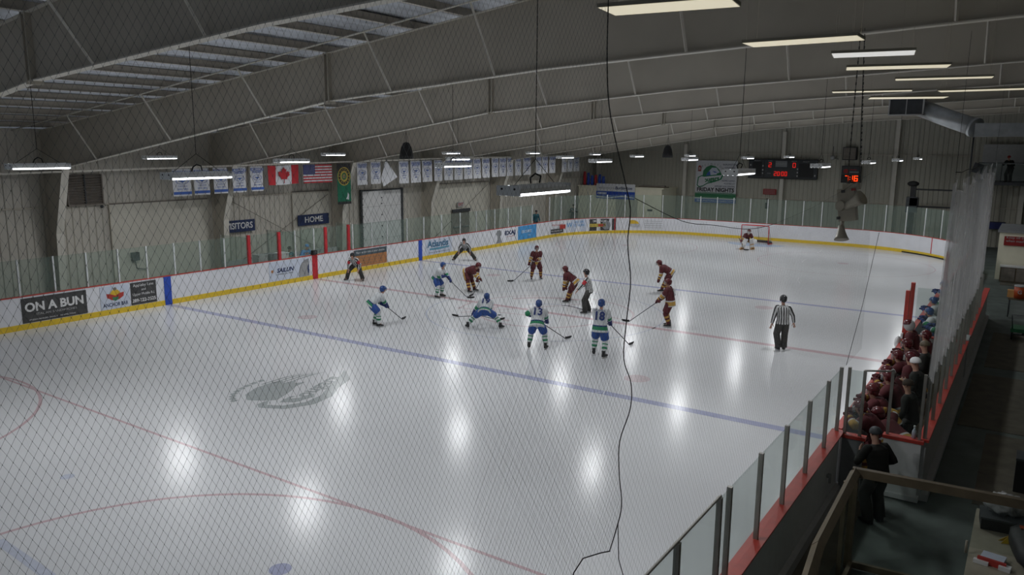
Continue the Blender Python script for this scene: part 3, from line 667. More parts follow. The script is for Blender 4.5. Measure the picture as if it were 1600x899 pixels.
# ================================================================= BANNERS
def hangbanner(y0, y1, z0, z1, n, label, trim, heads, foot):
    t = empty('banner', (-2.2, (y0+y1)/2, z1), 0, label, 'banner', 'white banners on the left wall pipe')
    wd = (y1-y0); hh = z1-z0
    mb = MB(); vs = []; k = 8
    for s in (0, 0.008):
        for j in range(4):
            for i in range(k+1):
                u = i/k; v = j/3
                vs.append((s+0.025*math.sin(u*7+n)*v+0.02*v, -wd/2+wd*u, -hh*v))
    fs = []
    K = k+1
    for j in range(3):
        for i in range(k):
            fs.append((j*K+i, (j+1)*K+i, (j+1)*K+i+1, j*K+i+1)); o = 4*K; fs.append((o+j*K+i, o+j*K+i+1, o+(j+1)*K+i+1, o+(j+1)*K+i))
    mb.add(vs, fs, 'banner', True); mb.build('cloth', t)
    mb = MB(); X = 0.055
    def bar(v0, v1, m='bluetext', u0=-0.5, u1=0.5): mb.bb((X, wd*u0, -hh*v1), (X+0.004, wd*u1, -hh*v0), m)
    if trim:
        bar(0.07, 0.18); bar(0.84, 0.94)
        text(heads[0], 0.16*wd/0.8, 'white', t, (X+0.008, 0, -hh*0.125), R_LEFT, bold=0.02)
        text(heads[1], 0.15*wd/0.8, 'bluetext', t, (X, 0, -hh*0.235), R_LEFT, bold=0.02)
    else:
        text(heads[0], 0.16*wd/0.8, 'bluetext', t, (X, 0, -hh*0.10), R_LEFT, bold=0.01)
        text(heads[1], 0.16*wd/0.8, 'bluetext', t, (X, 0, -hh*0.20), R_LEFT, bold=0.01)
    # oval crest with a small winged mark
    N = 28
    for i in range(N):
        a0 = 2*PI*i/N; a1 = 2*PI*(i+1)/N
        def e(a, r): return (X+0.002, wd*0.36*r*math.cos(a), -hh*0.45+hh*0.115*r*math.sin(a))
        mb.poly([e(a0, 1), e(a1, 1), e(a1, 0.9), e(a0, 0.9)], 'bluetext')
    mb.poly([(X+0.002, -wd*0.24, -hh*0.42), (X+0.002, -wd*0.02, -hh*0.44), (X+0.002, 0.0, -hh*0.40), (X+0.002, wd*0.02, -hh*0.44), (X+0.002, wd*0.24, -hh*0.42), (X+0.002, wd*0.04, -hh*0.49), (X+0.002, 0, -hh*0.53), (X+0.002, -wd*0.04, -hh*0.49)], 'bluetext')
    mb.build('crest', t)
    text(foot[0], 0.075*wd/0.8, 'bluetext', t, (X, 0, -hh*0.64), R_LEFT); text(foot[1], 0.10*wd/0.8, 'bluetext', t, (X, 0, -hh*0.75), R_LEFT, bold=0.01)
    mb = MB(); mb.tube([(0, -wd*0.45, 0), (0.0, -wd*0.45, 0.06)], 0.012, 'rope', n=4); mb.tube([(0, wd*0.45, 0), (0, wd*0.45, 0.06)], 0.012, 'rope', n=4); mb.build('tie', t)
    return t
def zpipe(y): return 5.16+0.0125*(y+12.3)+ (0.03 if y > 0 else 0)
bx = [(-5.72, -4.87), (-4.72, -3.96), (-3.74, -3.02), (-2.74, -2.02), (-1.76, -1.05)]
for n, (a, b) in enumerate(bx):
    hangbanner(a, b, zpipe(a)-1.13, zpipe(a)+0.02, n, 'white and blue ALLIANCE HOCKEY banner, %s from left of the group of five' % ORD[n], True, ('ALLIANCE', 'HOCKEY'), ('CHAMPIONS', '2014 - 2015'))
hangbanner(5.10, 5.86, 4.2, 5.40, 2, 'white lettered banner just right of the long green flag', False, ('ALLIANCE', 'HOCKEY'), ('PLAYOFF\nCHAMPIONS', '2013 - 2014'))
hangbanner(6.14, 6.92, 4.22, 5.42, 3, 'white banner left of the twisted white banner', False, ('ALLIANCE', 'HOCKEY'), ('PLAYOFF\nCHAMPIONS', '2012 - 2013'))
# the twisted banner hanging by one corner
mb = MB(); mb.poly([(-2.2, 7.35, 5.52), (-2.15, 8.25, 4.55), (-2.2, 7.15, 4.05), (-2.25, 7.0, 4.5)], 'banner', (0.01, 0, 0)); tb_ = tag(mb.build('banner'), 'plain white banner hanging twisted from a single corner', 'banner')
mb = MB(); mb.box((-2.2, 7.35, 5.49), (0.11, 0.05, 0.12), 'rope'); mb.build('tie', tb_)
us = [(623, 638), (641, 657), (659, 675), (678, 691), (694, 708), (710, 723), (725, 738), (739, 751), (753, 765), (768, 779), (780, 791), (792, 802), (805, 814), (817, 829), (837, 846), (847, 856), (858, 868), (878, 886), (887, 895), (896, 905)]
def y_of_u(u, X=-2.2):
    d = (u-800)/FPX*_r + (449.5-250)/FPX*_u*1.0 + _f
    return (CAM + d*((X-CAM.x)/d.x)).y
for n, (a, b) in enumerate(us):
    ya, yb = y_of_u(a), y_of_u(b)
    if yb > 26.9: sh = 0
    hangbanner(ya, yb-0.03, zpipe(ya)-1.28, zpipe(ya)-0.02, n, 'narrow silvery white banner, %s from left in the long far row' % ORD[n], False, ('ALLIANCE', 'HOCKEY'), ('CHAMPIONS', '20%02d' % (10-n % 9)))
# flags
t = empty('flag', (-2.2, 0.18, 5.33), 0, 'red and white Canadian flag with maple leaf hanging on the left wall', 'flag')
mb = MB(); F = 1.87; H = 0.92
def flagcloth(mb, cols, wd, hh):
    """cols: list of (u0,u1,material) across; gentle folds"""
    for (u0, u1, m) in cols:
        k = 6; vs = []
        for j in range(5):
            for i in range(k+1):
                u = u0+(u1-u0)*i/k; v = j/4; vs.append((0.03*math.sin(u*9+v*2), -wd/2+wd*u, -hh*v-0.02*math.sin(u*5)))
        mb.add(vs, [(j*(k+1)+i, (j+1)*(k+1)+i, (j+1)*(k+1)+i+1, j*(k+1)+i+1) for j in range(4) for i in range(k)], m, True)
flagcloth(mb, [(0, 0.25, 'flagred'), (0.25, 0.75, 'banner'), (0.75, 1, 'flagred')], F, H); mb.build('cloth', t)
leaf = [(0, 0.5), (-0.1, 0.33), (-0.2, 0.38), (-0.15, 0.12), (-0.28, 0.26), (-0.31, 0.18), (-0.45, 0.2), (-0.4, 0.06), (-0.46, 0.0), (-0.22, -0.18), (-0.25, -0.28), (-0.02, -0.25), (-0.02, -0.5), (0.02, -0.5), (0.02, -0.25), (0.25, -0.28), (0.22, -0.18), (0.46, 0.0), (0.4, 0.06), (0.45, 0.2), (0.31, 0.18), (0.28, 0.26), (0.15, 0.12), (0.2, 0.38), (0.1, 0.33)]
mb = MB(); mb.poly([(0.045, u*0.78, -H/2+v*0.78) for u, v in leaf], 'flagred'); mb.build('maple_leaf', t)
t = empty('flag', (-2.2, 2.36, 5.34), 0, 'stars and stripes flag of the United States on the left wall', 'flag')
mb = MB(); F = 1.9; H = 0.92
for k in range(13): mb.bb((0, -F/2, -H+H*(12-k)/13), (0.01, F/2, -H+H*(13-k)/13), 'flagred' if k % 2 == 0 else 'banner')
mb.build('cloth', t)
mb = MB(); mb.bb((0.01, -F/2, -H*7/13), (0.016, -F/2+F*0.4, 0), 'flagblue')
for r in range(9):
    for c in range(6 if r % 2 == 0 else 5):
        y = -F/2+F*0.4*(c+0.5+(0 if r % 2 == 0 else 0.5))/6; z = -H*7/13*(r+0.5)/9; s = 0.022
        pts = []
        for q in range(10):
            rr = s if q % 2 == 0 else s*0.42; a = PI/2+q*PI/5; pts.append((0.018, y+rr*math.cos(a), z+rr*math.sin(a)))
        mb.poly(pts, 'banner')
mb.build('canton', t)
t = empty('flag', (-2.15, 4.10, 5.36), 0, 'long green banner flag with round gold seal near the wall column', 'flag')
mb = MB(); mb.bb((0, -0.48, -0.15), (0.01, 0.48, 0), 'black'); mb.bb((0, -0.48, -2.1), (0.01, 0.48, -0.15), 'flaggreen'); mb.bb((0.001, -0.48, -0.45), (0.012, 0.48, -0.0), 'black'); mb.build('cloth', t)
mb = MB()
N = 30
for (r0, r1, m, dx) in ((0.0, 0.44, 'black', 0.014), (0.40, 0.45, 'gold', 0.018), (0.0, 0.27, 'gold', 0.020), (0.10, 0.17, 'flaggreen', 0.024), (0.0, 0.07, 'louver', 0.026)):
    for i in range(N):
        a0 = 2*PI*i/N; a1 = 2*PI*(i+1)/N
        mb.poly([(dx, r0*math.cos(a0), -0.66+1.08*r0*math.sin(a0)), (dx, r1*math.cos(a0), -0.66+1.08*r1*math.sin(a0)), (dx, r1*math.cos(a1), -0.66+1.08*r1*math.sin(a1)), (dx, r0*math.cos(a1), -0.66+1.08*r0*math.sin(a1))], m)
for i in range(14):
    a = 2*PI*i/14; mb.box((0.026, 0.335*math.cos(a), -0.66+0.36*math.sin(a)), (0.004, 0.05, 0.05), 'gold')
mb.build('seal', t)
mb = MB(); mb.poly([(0.02, 0.1, -1.85), (0.02, 0.3, -1.9), (0.02, 0.33, -1.65), (0.02, 0.24, -1.5), (0.02, 0.2, -1.72)], 'banner'); mb.build('emblem', t)
mb = MB(); mb.bb((0.012, -0.48, -2.12), (0.02, 0.48, -1.98), 'black'); mb.build('hem', t)

# ================================================================= ADVERTS ON THE BOARDS
def advert(y0, y1, lb, bg, z0=0.22, z1=1.08):
    t = empty('board_advert', (0.012, y0, z0), 0, lb, 'advertisement')
    mb = MB(); mb.bb((-0.008, 0, 0), (0.004, y1-y0, z1-z0), bg); mb.build('panel', t)
    return t, y1-y0, z1-z0
def T(t, s, size, m, y, z, **k): return text(s, size, m, t, (0.008, y, z), R_LEFT, **k)
def shape(t, name, pts, m, x=0.007): mb = MB(); mb.poly([(x, a, b) for a, b in pts], m); return mb.build(name, t)
t, a, h = advert(-13.05, -10.85, 'dark ON A BUN sandwich shop advert on the left boards', 'addark')
T(t, 'ON A BUN', 0.42, 'white', a*0.5, h*0.60, bold=0.035, width=a*0.9); T(t, 'ITALIAN SANDWICHES', 0.11, 'lgrey', a*0.52, h*0.31, width=a*0.62); T(t, 'FRESH BAKED DAILY   HAMILTON', 0.07, 'white', a*0.45, h*0.10, width=a*0.7)
t, a, h = advert(-10.35, -9.22, 'pale Anchor Bar advert with red and yellow emblem on the left boards', 'adpale')
shape(t, 'emblem', [(a*0.2, h*0.68), (a*0.5, h*0.62), (a*0.8, h*0.68), (a*0.78, h*0.5), (a*0.62, h*0.38), (a*0.5, h*0.34), (a*0.38, h*0.38), (a*0.22, h*0.5)], 'adred')
shape(t, 'emblem', [(a*0.32, h*0.66), (a*0.40, h*0.80), (a*0.5, h*0.84), (a*0.6, h*0.80), (a*0.68, h*0.66), (a*0.5, h*0.56)], 'adyellow', 0.009)
shape(t, 'emblem', [(a*0.38, h*0.50), (a*0.62, h*0.50), (a*0.58, h*0.38), (a*0.5, h*0.32), (a*0.42, h*0.38)], 'signgreen', 0.010)
shape(t, 'emblem', [(a*(0.5+0.06*math.cos(q)), h*(0.86+0.07*math.sin(q))) for q in [2*PI*i/10 for i in range(10)]], 'louver', 0.011)
T(t, 'ANCHOR BAR', 0.20, 'navy', a*0.5, h*0.17, bold=0.015, width=a*0.84)
t, a, h = advert(-9.18, -8.14, 'dark Appleby Line phone number advert on the left boards', 'addark')
T(t, 'Appleby Line', 0.15, 'white', a*0.5, h*0.86, width=a*0.8); T(t, 'and', 0.13, 'white', a*0.5, h*0.66); T(t, 'Upper Middle Rd.', 0.14, 'white', a*0.5, h*0.46, width=a*0.86); T(t, '289-222-2525', 0.18, 'white', a*0.5, h*0.18, bold=0.02, width=a*0.92)
t, a, h = advert(-2.70, -0.36, 'pale SAILUN tire advert with a tire drawing beside the red centre line', 'adpale')
T(t, 'SAILUN', 0.26, 'navy', a*0.38, h*0.52, bold=0.04, width=a*0.42, shear=0.25); T(t, 'COMMERCIAL TIRES', 0.09, 'char', a*0.36, h*0.32, width=a*0.42)
shape(t, 'emblem', [(a*0.07+0.07*math.cos(q), h*0.52+0.07*math.sin(q)) for q in [2*PI*i/14 for i in range(14)]], 'orange')
shape(t, 'tire', [(a*0.985, 0.0), (a*0.72, 0.0), (a*0.725, h*0.30), (a*0.75, h*0.55), (a*0.80, h*0.76), (a*0.88, h*0.90), (a*0.985, h*0.96)], 'grey')
for q in (0.0, 0.05, 0.10, 0.15): shape(t, 'tread', [(a*(0.76+q), 0.0), (a*(0.775+q), 0.0), (a*(0.785+q), h*0.4), (a*(0.84+q*0.8), h*(0.74)), (a*(0.825+q*0.8), h*0.74), (a*(0.77+q), h*0.4)], 'lgrey', 0.009)
shape(t, 'rim', [(a*0.985, h*0.1), (a*0.95, h*0.2), (a*0.94, h*0.4), (a*0.96, h*0.6), (a*0.985, h*0.7)], 'navy', 0.010)
t, a, h = advert(2.55, 4.93, 'slate and orange advert behind the crouching linesman on the left boards', 'orange')
shape(t, 'header', [(0, h*0.66), (a, h*0.66), (a, h), (0, h)], 'adslate'); T(t, 'Party at the rink of your dreams', 0.16, 'white', a*0.5, h*0.84, width=a*0.86)
for k in range(3): T(t, 'Birthday parties and events', 0.09, 'louver', a*0.5, h*(0.5-0.16*k), width=a*0.75)
t, a, h = advert(8.08, 10.46, 'pale Atlantis advert with blue lettering right of the blue line', 'adpale')
T(t, 'Atlantis', 0.50, 'adatl', a*0.47, h*0.68, bold=0.035, width=a*0.80); shape(t, 'wave', [(a*0.15, h*0.42), (a*0.9, h*0.44), (a*0.9, h*0.34), (a*0.5, h*0.28), (a*0.15, h*0.3)], 'teal'); T(t, 'www.atlantisrinks.com', 0.1, 'char', a*0.5, h*0.14, width=a*0.8)
t, a, h = advert(14.90, 17.35, 'white advert with grey cup drawing and red and blue lettering', 'board_white')
shape(t, 'drawing', [(a*0.02, 0), (a*0.3, 0), (a*0.24, h*0.3), (a*0.22, h*0.5), (a*0.28, h*0.6), (a*0.27, h*0.85), (a*0.18, h*0.98), (a*0.08, h*0.92), (a*0.03, h*0.7), (a*0.10, h*0.5), (a*0.10, h*0.3)], 'grey')
T(t, 'EXAJ', 0.36, 'navy', a*0.68, h*0.66, bold=0.05, width=a*0.5); T(t, 'ice supplies', 0.1, 'adred', a*0.68, h*0.40, width=a*0.4)
t, a, h = advert(17.5, 19.75, 'bright blue advert with white lettering on the far left boards', 'adblue', 0.2, 1.1)
T(t, 'ICE COURTZ', 0.24, 'white', a*0.45, h*0.56, bold=0.02, width=a*0.55); T(t, 'skating', 0.1, 'white', a*0.6, h*0.28)
def arc_pos(s):
    """point s metres along the far left corner"""
    a = s/RC; return RC-RC*math.cos(a), YE-RC+RC*math.sin(a), a
def advert_c(s0, s1, lb, bg):
    x, y, a = arc_pos((s0+s1)/2)
    x += 0.06*math.cos(a) if True else 0; y -= 0.06*math.sin(a)
    t = empty('board_advert', (x, y, 0.22), -a, lb, 'advertisement')
    wd = s1-s0; mb = MB(); k = 6
    vs = []
    for i in range(k+1):
        u = -wd/2+wd*i/k; sag = RC-math.sqrt(RC*RC-u*u)
        vs += [(sag-0.05, u, 0), (sag-0.05, u, 0.86)]
    mb.add(vs, [(2*i, 2*i+2, 2*i+3, 2*i+1) for i in range(k)], bg); mb.build('panel', t)
    return t, wd
t, a = advert_c(0.1, 1.9, 'white advert with maroon lettering and dark green block on the far corner', 'board_white')
text('McDougall', 0.2, 'adred', t, (0.02, -0.1, 0.62), R_LEFT, width=1.2); mb = MB(); mb.bb((0.01, -0.85, 0.05), (0.02, 0.6, 0.34), 'addark'); mb.bb((0.012, 0.2, 0.3), (0.022, 0.85, 0.6), 'adred'); mb.build('block', t); text('HEATING AND AIR', 0.13, 'white', t, (0.026, -0.2, 0.2), R_LEFT, width=1.2)
t, a = advert_c(2.0, 3.9, 'pale advert with thin blue WELCOME TO ICE lettering on the far corner', 'adpale')
text('WELCOME\nTO THE RINK', 0.24, 'adblue', t, (0.03, 0.2, 0.58), R_LEFT, width=1.1); text('W', 0.5, 'adblue', t, (0.03, -0.7, 0.5), R_LEFT)
t, a = advert_c(4.0, 6.3, 'dark olive advert with red and yellow block on the far corner boards', 'addark')
text('DRIVE NOW', 0.2, 'white', t, (0.03, -0.2, 0.7), R_LEFT, bold=0.02, width=1.1)
mb = MB(); mb.bb((0.012, -1.0, 0.28), (0.03, 0.3, 0.52), 'gold'); mb.bb((0.014, -0.3, 0.32), (0.034, 0.1, 0.48), 'adred'); mb.build('block', t)
mb = MB(); mb.poly([(0.03, 0.35+0.35*math.cos(q), 0.4+0.35*math.sin(q)) for q in [2*PI*i/16 for i in range(16)]], 'grey'); mb.build('wheel', t)
t, a = advert_c(6.9, 10.2, 'white advert with small yellow sun emblem at the far boards', 'board_white')
mb = MB(); mb.poly([(0.05, -1.0+0.5*math.cos(q), 0.45+0.3*math.sin(q)) for q in [PI*i/12 for i in range(13)]], 'adyellow'); mb.bb((0.045, -1.5, 0.28), (0.055, -0.45, 0.48), 'lgrey'); mb.build('emblem', t)
for k in range(4): text('Burlington skating and arena services', 0.11, 'grey', t, (0.12, 0.55, 0.7-0.16*k), R_LEFT, width=1.3)

# ================================================================= FAR END
t = empty('storage_room', (-3.6, 32.0, 0), 0, 'cream walled room with flat top in the far left corner', 'room')
mb = MB(); mb.bb((0, 0, 0), (7.45, 2.9, 3.1), 'cream'); mb.build('wall', t)
mb = MB(); mb.bb((-0.1, -0.08, 3.1), (7.6, 2.9, 3.2), 'cream'); mb.build('roof', t)
mb = MB()
for x in (0.9, 2.5, 3.9): mb.bb((x, -0.012, 0), (x+0.025, 0, 3.0), 'lgrey')
mb.build('seam', t)
mb = MB(); mb.bb((3.5, -0.03, 0), (5.4, 0.0, 2.2), 'wall_far'); mb.build('door', t)
mb = MB(); mb.bb((6.3, -0.04, 1.35), (6.7, 0, 1.5), 'char'); mb.build('handle', t)
t = empty('welcome_banner', (-1.86, 31.9, 2.2), 0, 'white and blue Welcome to Burlington banner on the cream room', 'banner')
mb = MB(); mb.bb((0, -0.01, 0.6), (3.45, 0.02, 1.2), 'banner'); mb.bb((0, -0.01, 0), (3.45, 0.02, 0.6), 'teal'); mb.build('cloth', t)
mb = MB(); mb.bb((0, -0.02, 0.0), (3.45, 0.0, 0.58), 'board_blue')
mb.poly([(0.05, -0.022, 0.08), (1.2, -0.022, 0.04), (2.4, -0.022, 0.2), (3.4, -0.022, 0.1), (3.4, -0.022, 0.16), (2.4, -0.022, 0.28), (1.2, -0.022, 0.12), (0.05, -0.022, 0.2)], 'banner'); mb.bb((0.1, -0.024, 0.33), (0.95, -0.02, 0.5), 'adpale'); mb.build('stripe', t)
text('welcome to', 0.3, 'grey', t, (0.9, -0.03, 0.87), R_FAR, width=1.4); text('Burlington', 0.34, 'navy', t, (2.45, -0.03, 0.87), R_FAR, bold=0.02, width=1.5, shear=0.2)
for k, (x, m, hh) in enumerate(((-3.3, 'flagred', 1.1), (-2.95, 'board_blue', 1.0), (-2.6, 'board_blue', 0.8), (-2.25, 'adred', 0.85), (-1.9, 'board_blue', 0.9), (-1.55, 'board_blue', 0.75))):
    mb = MB(); mb.tube([(x, 32.5, 3.21), (x, 32.5, 3.21+hh*0.5), (x, 32.5, 3.21+hh)], [0.13, 0.14, 0.11], m if k % 3 else 'flagred', n=8, band=(lambda t_, m=m: m if t_ < 0.55 else ('flagred' if m != 'board_blue' else 'board_blue')))
    tag(mb.build('rolled_mat'), '%s rolled gym pad standing on the cream room roof, %s from left' % ('red' if m != 'board_blue' else 'blue', ORD[k]), 'pad', 'rolled pads on the cream room roof')
t = empty('wooden_plank', (1.7, 32.3, 3.26), 0, 'dark plank stack lying on the right of the cream room roof', 'plank'); mb = MB(); mb.bb((0, 0, -0.05), (2.4, 0.5, 0.02), 'wood'); mb.build('board', t); mb = MB(); mb.bb((0.2, 0.05, 0.02), (2.2, 0.4, 0.1), 'louver'); mb.build('board', t)

# Cougars wall banner
t = empty('wall_banner', (5.5, 34.75, 2.05), 0, 'large white Cougars FRIDAY NIGHTS banner on the far wall', 'banner')
BWd, BH = 3.3, 3.3
mb = MB(); mb.bb((0, 0, 0), (BWd, 0.02, BH), 'banner'); mb.build('cloth', t)
mb = MB(); mb.bb((0, -0.01, 0.38), (BWd, 0, 0.72), 'signgreen'); mb.bb((0, -0.01, 0.02), (BWd, 0, 0.30), 'bluetext'); mb.bb((0, -0.012, 0.74), (BWd, 0, 0.78), 'j_green'); mb.build('stripe', t)
def bp(pts, m, y=-0.02, name='crest'): mb = MB(); mb.poly([(x, y, z) for x, z in pts], m); mb.build(name, t)
bp([(0.55, 2.0), (0.6, 2.5), (0.85, 2.8), (1.2, 2.95), (1.6, 2.85), (1.9, 2.6), (2.1, 2.25), (1.8, 2.15), (1.3, 1.9)], 'signgreen')
bp([(1.0, 2.0), (1.05, 2.45), (1.3, 2.75), (1.65, 2.75), (1.95, 2.4), (1.7, 2.3), (1.75, 2.1), (1.4, 2.0)], 'adpale', -0.025)
bp([(0.8, 2.0), (0.95, 2.35), (1.15, 2.5), (1.2, 2.2), (1.35, 2.05)], 'bluetext', -0.03)
bp([(1.35, 2.5), (1.6, 2.45), (1.75, 2.35), (1.5, 2.38)], 'bluetext', -0.035)
bp([(0.12, 1.35), (0.2, 2.0), (0.5, 2.15), (0.7, 2.1), (2.3, 2.3), (2.1, 1.85), (1.6, 1.65), (1.0, 1.5), (0.6, 1.25), (0.3, 1.2)], 'j_green', -0.04)
bp([(0.2, 1.38), (0.28, 1.95), (0.5, 2.07), (0.7, 2.02), (2.15, 2.2), (2.0, 1.9), (1.5, 1.72), (1.0, 1.58), (0.6, 1.33), (0.32, 1.28)], 'banner', -0.045)
text('Cougars', 0.52, 'signgreen', t, (1.15, -0.055, 1.83), orient((1, 0, 0.16), (-0.1, 0, 1)), bold=0.04, width=1.6)
for k, ch in enumerate('BURLINGTON'):
    a_ = PI*0.86-k*PI*0.072; text(ch, 0.22, 'grey', t, (1.25+1.15*math.cos(a_), -0.03, 2.15+0.88*math.sin(a_)), R_FAR)
bp([(0.15, 2.45), (0.42, 2.45), (0.45, 2.8), (0.3, 2.92), (0.18, 2.85)], 'adred'); text('B', 0.3, 'white', t, (0.3, -0.03, 2.66), R_FAR)
text('FRIDAY NIGHTS', 0.42, 'black', t, (1.65, -0.03, 1.02), R_FAR, bold=0.03, width=3.0)
text('THE TRADITION OF THE WEEKEND', 0.13, 'signgreen', t, (1.65, -0.03, 0.81), R_FAR, width=2.9); text('BURLINGTONCOUGARS.COM', 0.2, 'adpale', t, (1.65, -0.03, 0.16), R_FAR, width=2.9)
for k, s_ in enumerate(('BURLINGTON', 'COUGARS', 'JR. A', 'HOCKEY')): text(s_, 0.17, 'navy', t, (2.72, -0.03, 3.0-0.24*k), R_FAR)
for k, s_ in enumerate(('HOME GAMES', 'PLAYED AT', 'APPLEBY ICE CENTRE')): text(s_, 0.17, 'navy', t, (3.2, -0.03, 1.75-0.22*k), R_FAR, align='RIGHT')

# scoreboard
t = empty('scoreboard', (9.75, 34.5, 4.13), 0, 'long dark scoreboard with red digits on the far wall', 'scoreboard')
mb = MB(); mb.bb((0, 0, 0), (5.0, 0.3, 1.38), 'char'); mb.build('housing', t)
mb = MB(); mb.bb((0.3, -0.01, 0.12), (1.0, 0, 1.2), 'black'); mb.bb((3.7, -0.01, 0.1), (4.75, 0, 1.1), 'black'); mb.bb((-0.03, -0.02, -0.04), (5.03, 0, 0.02), 'black'); mb.bb((-0.03, -0.02, 1.36), (5.03, 0, 1.42), 'black'); mb.bb((1.15, -0.012, 0.05), (1.2, 0, 1.33), 'black'); mb.build('panel', t)
mb = MB(); mb.bb((2.0, -0.015, 0.85), (2.85, 0, 1.28), 'grey'); mb.build('sign_plate', t)
text('BURLINGTON', 0.12, 'lgrey', t, (2.42, -0.02, 1.07), R_FAR)
def seg7(root, ch, x, z, w_, h_, m, y=-0.02, th=0.055):
    S = {'0': 'abcdef', '1': 'bc', '2': 'abged', '6': 'afgedc', '7': 'abc', '5': 'afgcd'}[ch]
    mb = MB()
    P = {'a': (0, h_, w_, h_), 'd': (0, 0, w_, 0), 'g': (0, h_/2, w_, h_/2), 'f': (0, h_/2, 0, h_), 'b': (w_, h_/2, w_, h_), 'e': (0, 0, 0, h_/2), 'c': (w_, 0, w_, h_/2)}
    for s_ in S:
        x0, z0, x1, z1 = P[s_]; mb.bb((x+x0-th/2, y-0.005, z+z0-th/2), (x+x1+th/2, y, z+z1+th/2), m)
    mb.build('digit', root)
seg7(t, '2', 1.52, 0.83, 0.17, 0.30, 'led', th=0.035); seg7(t, '0', 3.28, 0.83, 0.17, 0.30, 'led', th=0.035)
for ch, x in zip('2000', (1.95, 2.19, 2.49, 2.73)): seg7(t, ch, x, 0.2, 0.14, 0.28, 'led', th=0.035)
mb = MB(); mb.bb((2.38, -0.025, 0.26), (2.41, -0.02, 0.30), 'led'); mb.bb((2.38, -0.025, 0.38), (2.41, -0.02, 0.42), 'led'); mb.build('digit', t)
text('HOME', 0.11, 'lgrey', t, (1.6, -0.02, 1.26), R_FAR); text('VISITOR', 0.11, 'lgrey', t, (3.35, -0.02, 1.26), R_FAR); text('PENALTY', 0.11, 'lgrey', t, (4.2, -0.02, 1.24), R_FAR); text('PERIOD', 0.08, 'lgrey', t, (1.55, -0.02, 0.35), R_FAR); text('PENALTY', 0.11, 'lgrey', t, (0.65, -0.02, 1.28), R_FAR)
mb = MB()
for (x, z) in ((0.15, 0.95), (0.15, 0.5), (1.08, 0.9), (1.08, 0.6), (1.08, 0.35), (3.62, 0.7), (3.62, 0.45), (3.62, 0.2), (4.87, 0.25)): mb.bb((x-0.04, -0.015, z-0.06), (x+0.04, 0, z+0.06), 'lgrey')
mb.build('lamp', t)
t = empty('wall_clock', (16.42, 34.5, 3.95), 0, 'square dark clock with orange digits reading 7:16 on the far wall', 'clock')
mb = MB(); mb.bb((0, 0, 0), (1.30, 0.2, 1.2), 'black'); mb.build('housing', t)
mb = MB(); mb.bb((0.04, -0.01, 0.58), (1.26, 0, 1.14), 'char'); mb.ell((0.32, -0.01, 0.82), (0.2, 0.01, 0.16), 'signred', nu=16, nv=6); mb.bb((0.55, -0.014, 0.72), (1.15, 0, 0.8), 'grey'); mb.bb((0.55, -0.014, 0.9), (1.0, 0, 0.96), 'signred'); mb.build('face_plate', t)
seg7(t, '7', 0.30, 0.15, 0.17, 0.34, 'led_orange', th=0.06); seg7(t, '1', 0.73, 0.15, 0.05, 0.34, 'led_orange', th=0.06); seg7(t, '6', 0.90, 0.15, 0.2, 0.34, 'led_orange', th=0.07)
mb = MB(); mb.bb((0.585, -0.03, 0.22), (0.63, -0.02, 0.27), 'led_orange'); mb.bb((0.585, -0.03, 0.38), (0.63, -0.02, 0.43), 'led_orange'); mb.build('digit', t)
t = empty('loudspeaker', (16.4, 34.5, 5.55), 0, 'square black loudspeaker on the far wall above the clock', 'speaker')
mb = MB(); mb.bb((0, 0, 0), (0.92, 0.35, 0.9), 'black'); mb.build('body', t); mb = MB(); mb.bb((0.05, -0.02, 0.05), (0.87, 0, 0.85), 'louver'); mb.build('grille', t)
t = empty('wall_lamp', (15.7, 34.7, 5.7), 0, 'small round lamp fitting on the far wall left of the loudspeaker', 'wall light')
mb = MB(); mb.ell((0, 0, 0), (0.16, 0.12, 0.16), 'lgrey'); mb.build('globe', t); mb = MB(); mb.tube([(0, 0.1, 0), (0, 0.1, 0.8)], 0.02, 'char', n=5); mb.tube([(0, 0.1, 0), (0.4, 0.1, -0.1)], 0.02, 'char', n=5); mb.build('conduit', t)
t = empty('wall_notice', (10.88, 34.78, 2.88), 0, 'small red notice sign under the scoreboard', 'sign'); mb = MB(); mb.bb((0, 0, 0), (0.98, 0.03, 0.42), 'signred'); mb.build('panel', t)
for k in range(3): text('NO PUCKS OR BALLS', 0.09, 'lgrey', t, (0.49, -0.01, 0.32-0.11*k), R_FAR, width=0.8)
# dark steel frame tower behind far right corner
t = empty('net_storage_frame', (21.5, 31.2, 0), 0, 'dark steel frame with pad behind the far right glass', 'frame')
mb = MB(); mb.bb((-0.12, -0.1, 0), (0.2, 0.1, 4.0), 'black'); mb.build('post', t); mb = MB(); mb.bb((2.25, -0.1, 0), (2.5, 0.1, 3.7), 'char'); mb.build('post', t)
mb = MB(); mb.bb((0, -0.05, 3.75), (2.4, 0.05, 3.85), 'black'); mb.build('bar', t); mb = MB(); mb.bb((0.1, -0.05, 2.65), (2.4, 0.05, 2.75), 'black'); mb.build('bar', t)
mb = MB(); mb.bb((-0.3, -0.2, 2.3), (0.35, 0.2, 3.3), 'char'); mb.build('pad', t); mb = MB(); mb.ell((0, 0, 4.15), (0.35, 0.25, 0.18), 'black'); mb.build('motor', t)
mb = MB(); mb.box((0.15, 0.0, 3.0), (0.5, 0.4, 0.5), 'black'); mb.build('box', t)

mb = MB(); mb.tube([(W-RC+(RC-0.05)*math.cos(math.radians(a_)), YE-RC+(RC-0.05)*math.sin(math.radians(a_)), 0.05) for a_ in range(60, 32, -3)], 0.035, 'black', n=5)
tag(mb.build('rubber_strip'), 'black rubber strip lying along the yellow kick plate in the far right corner', 'strip')
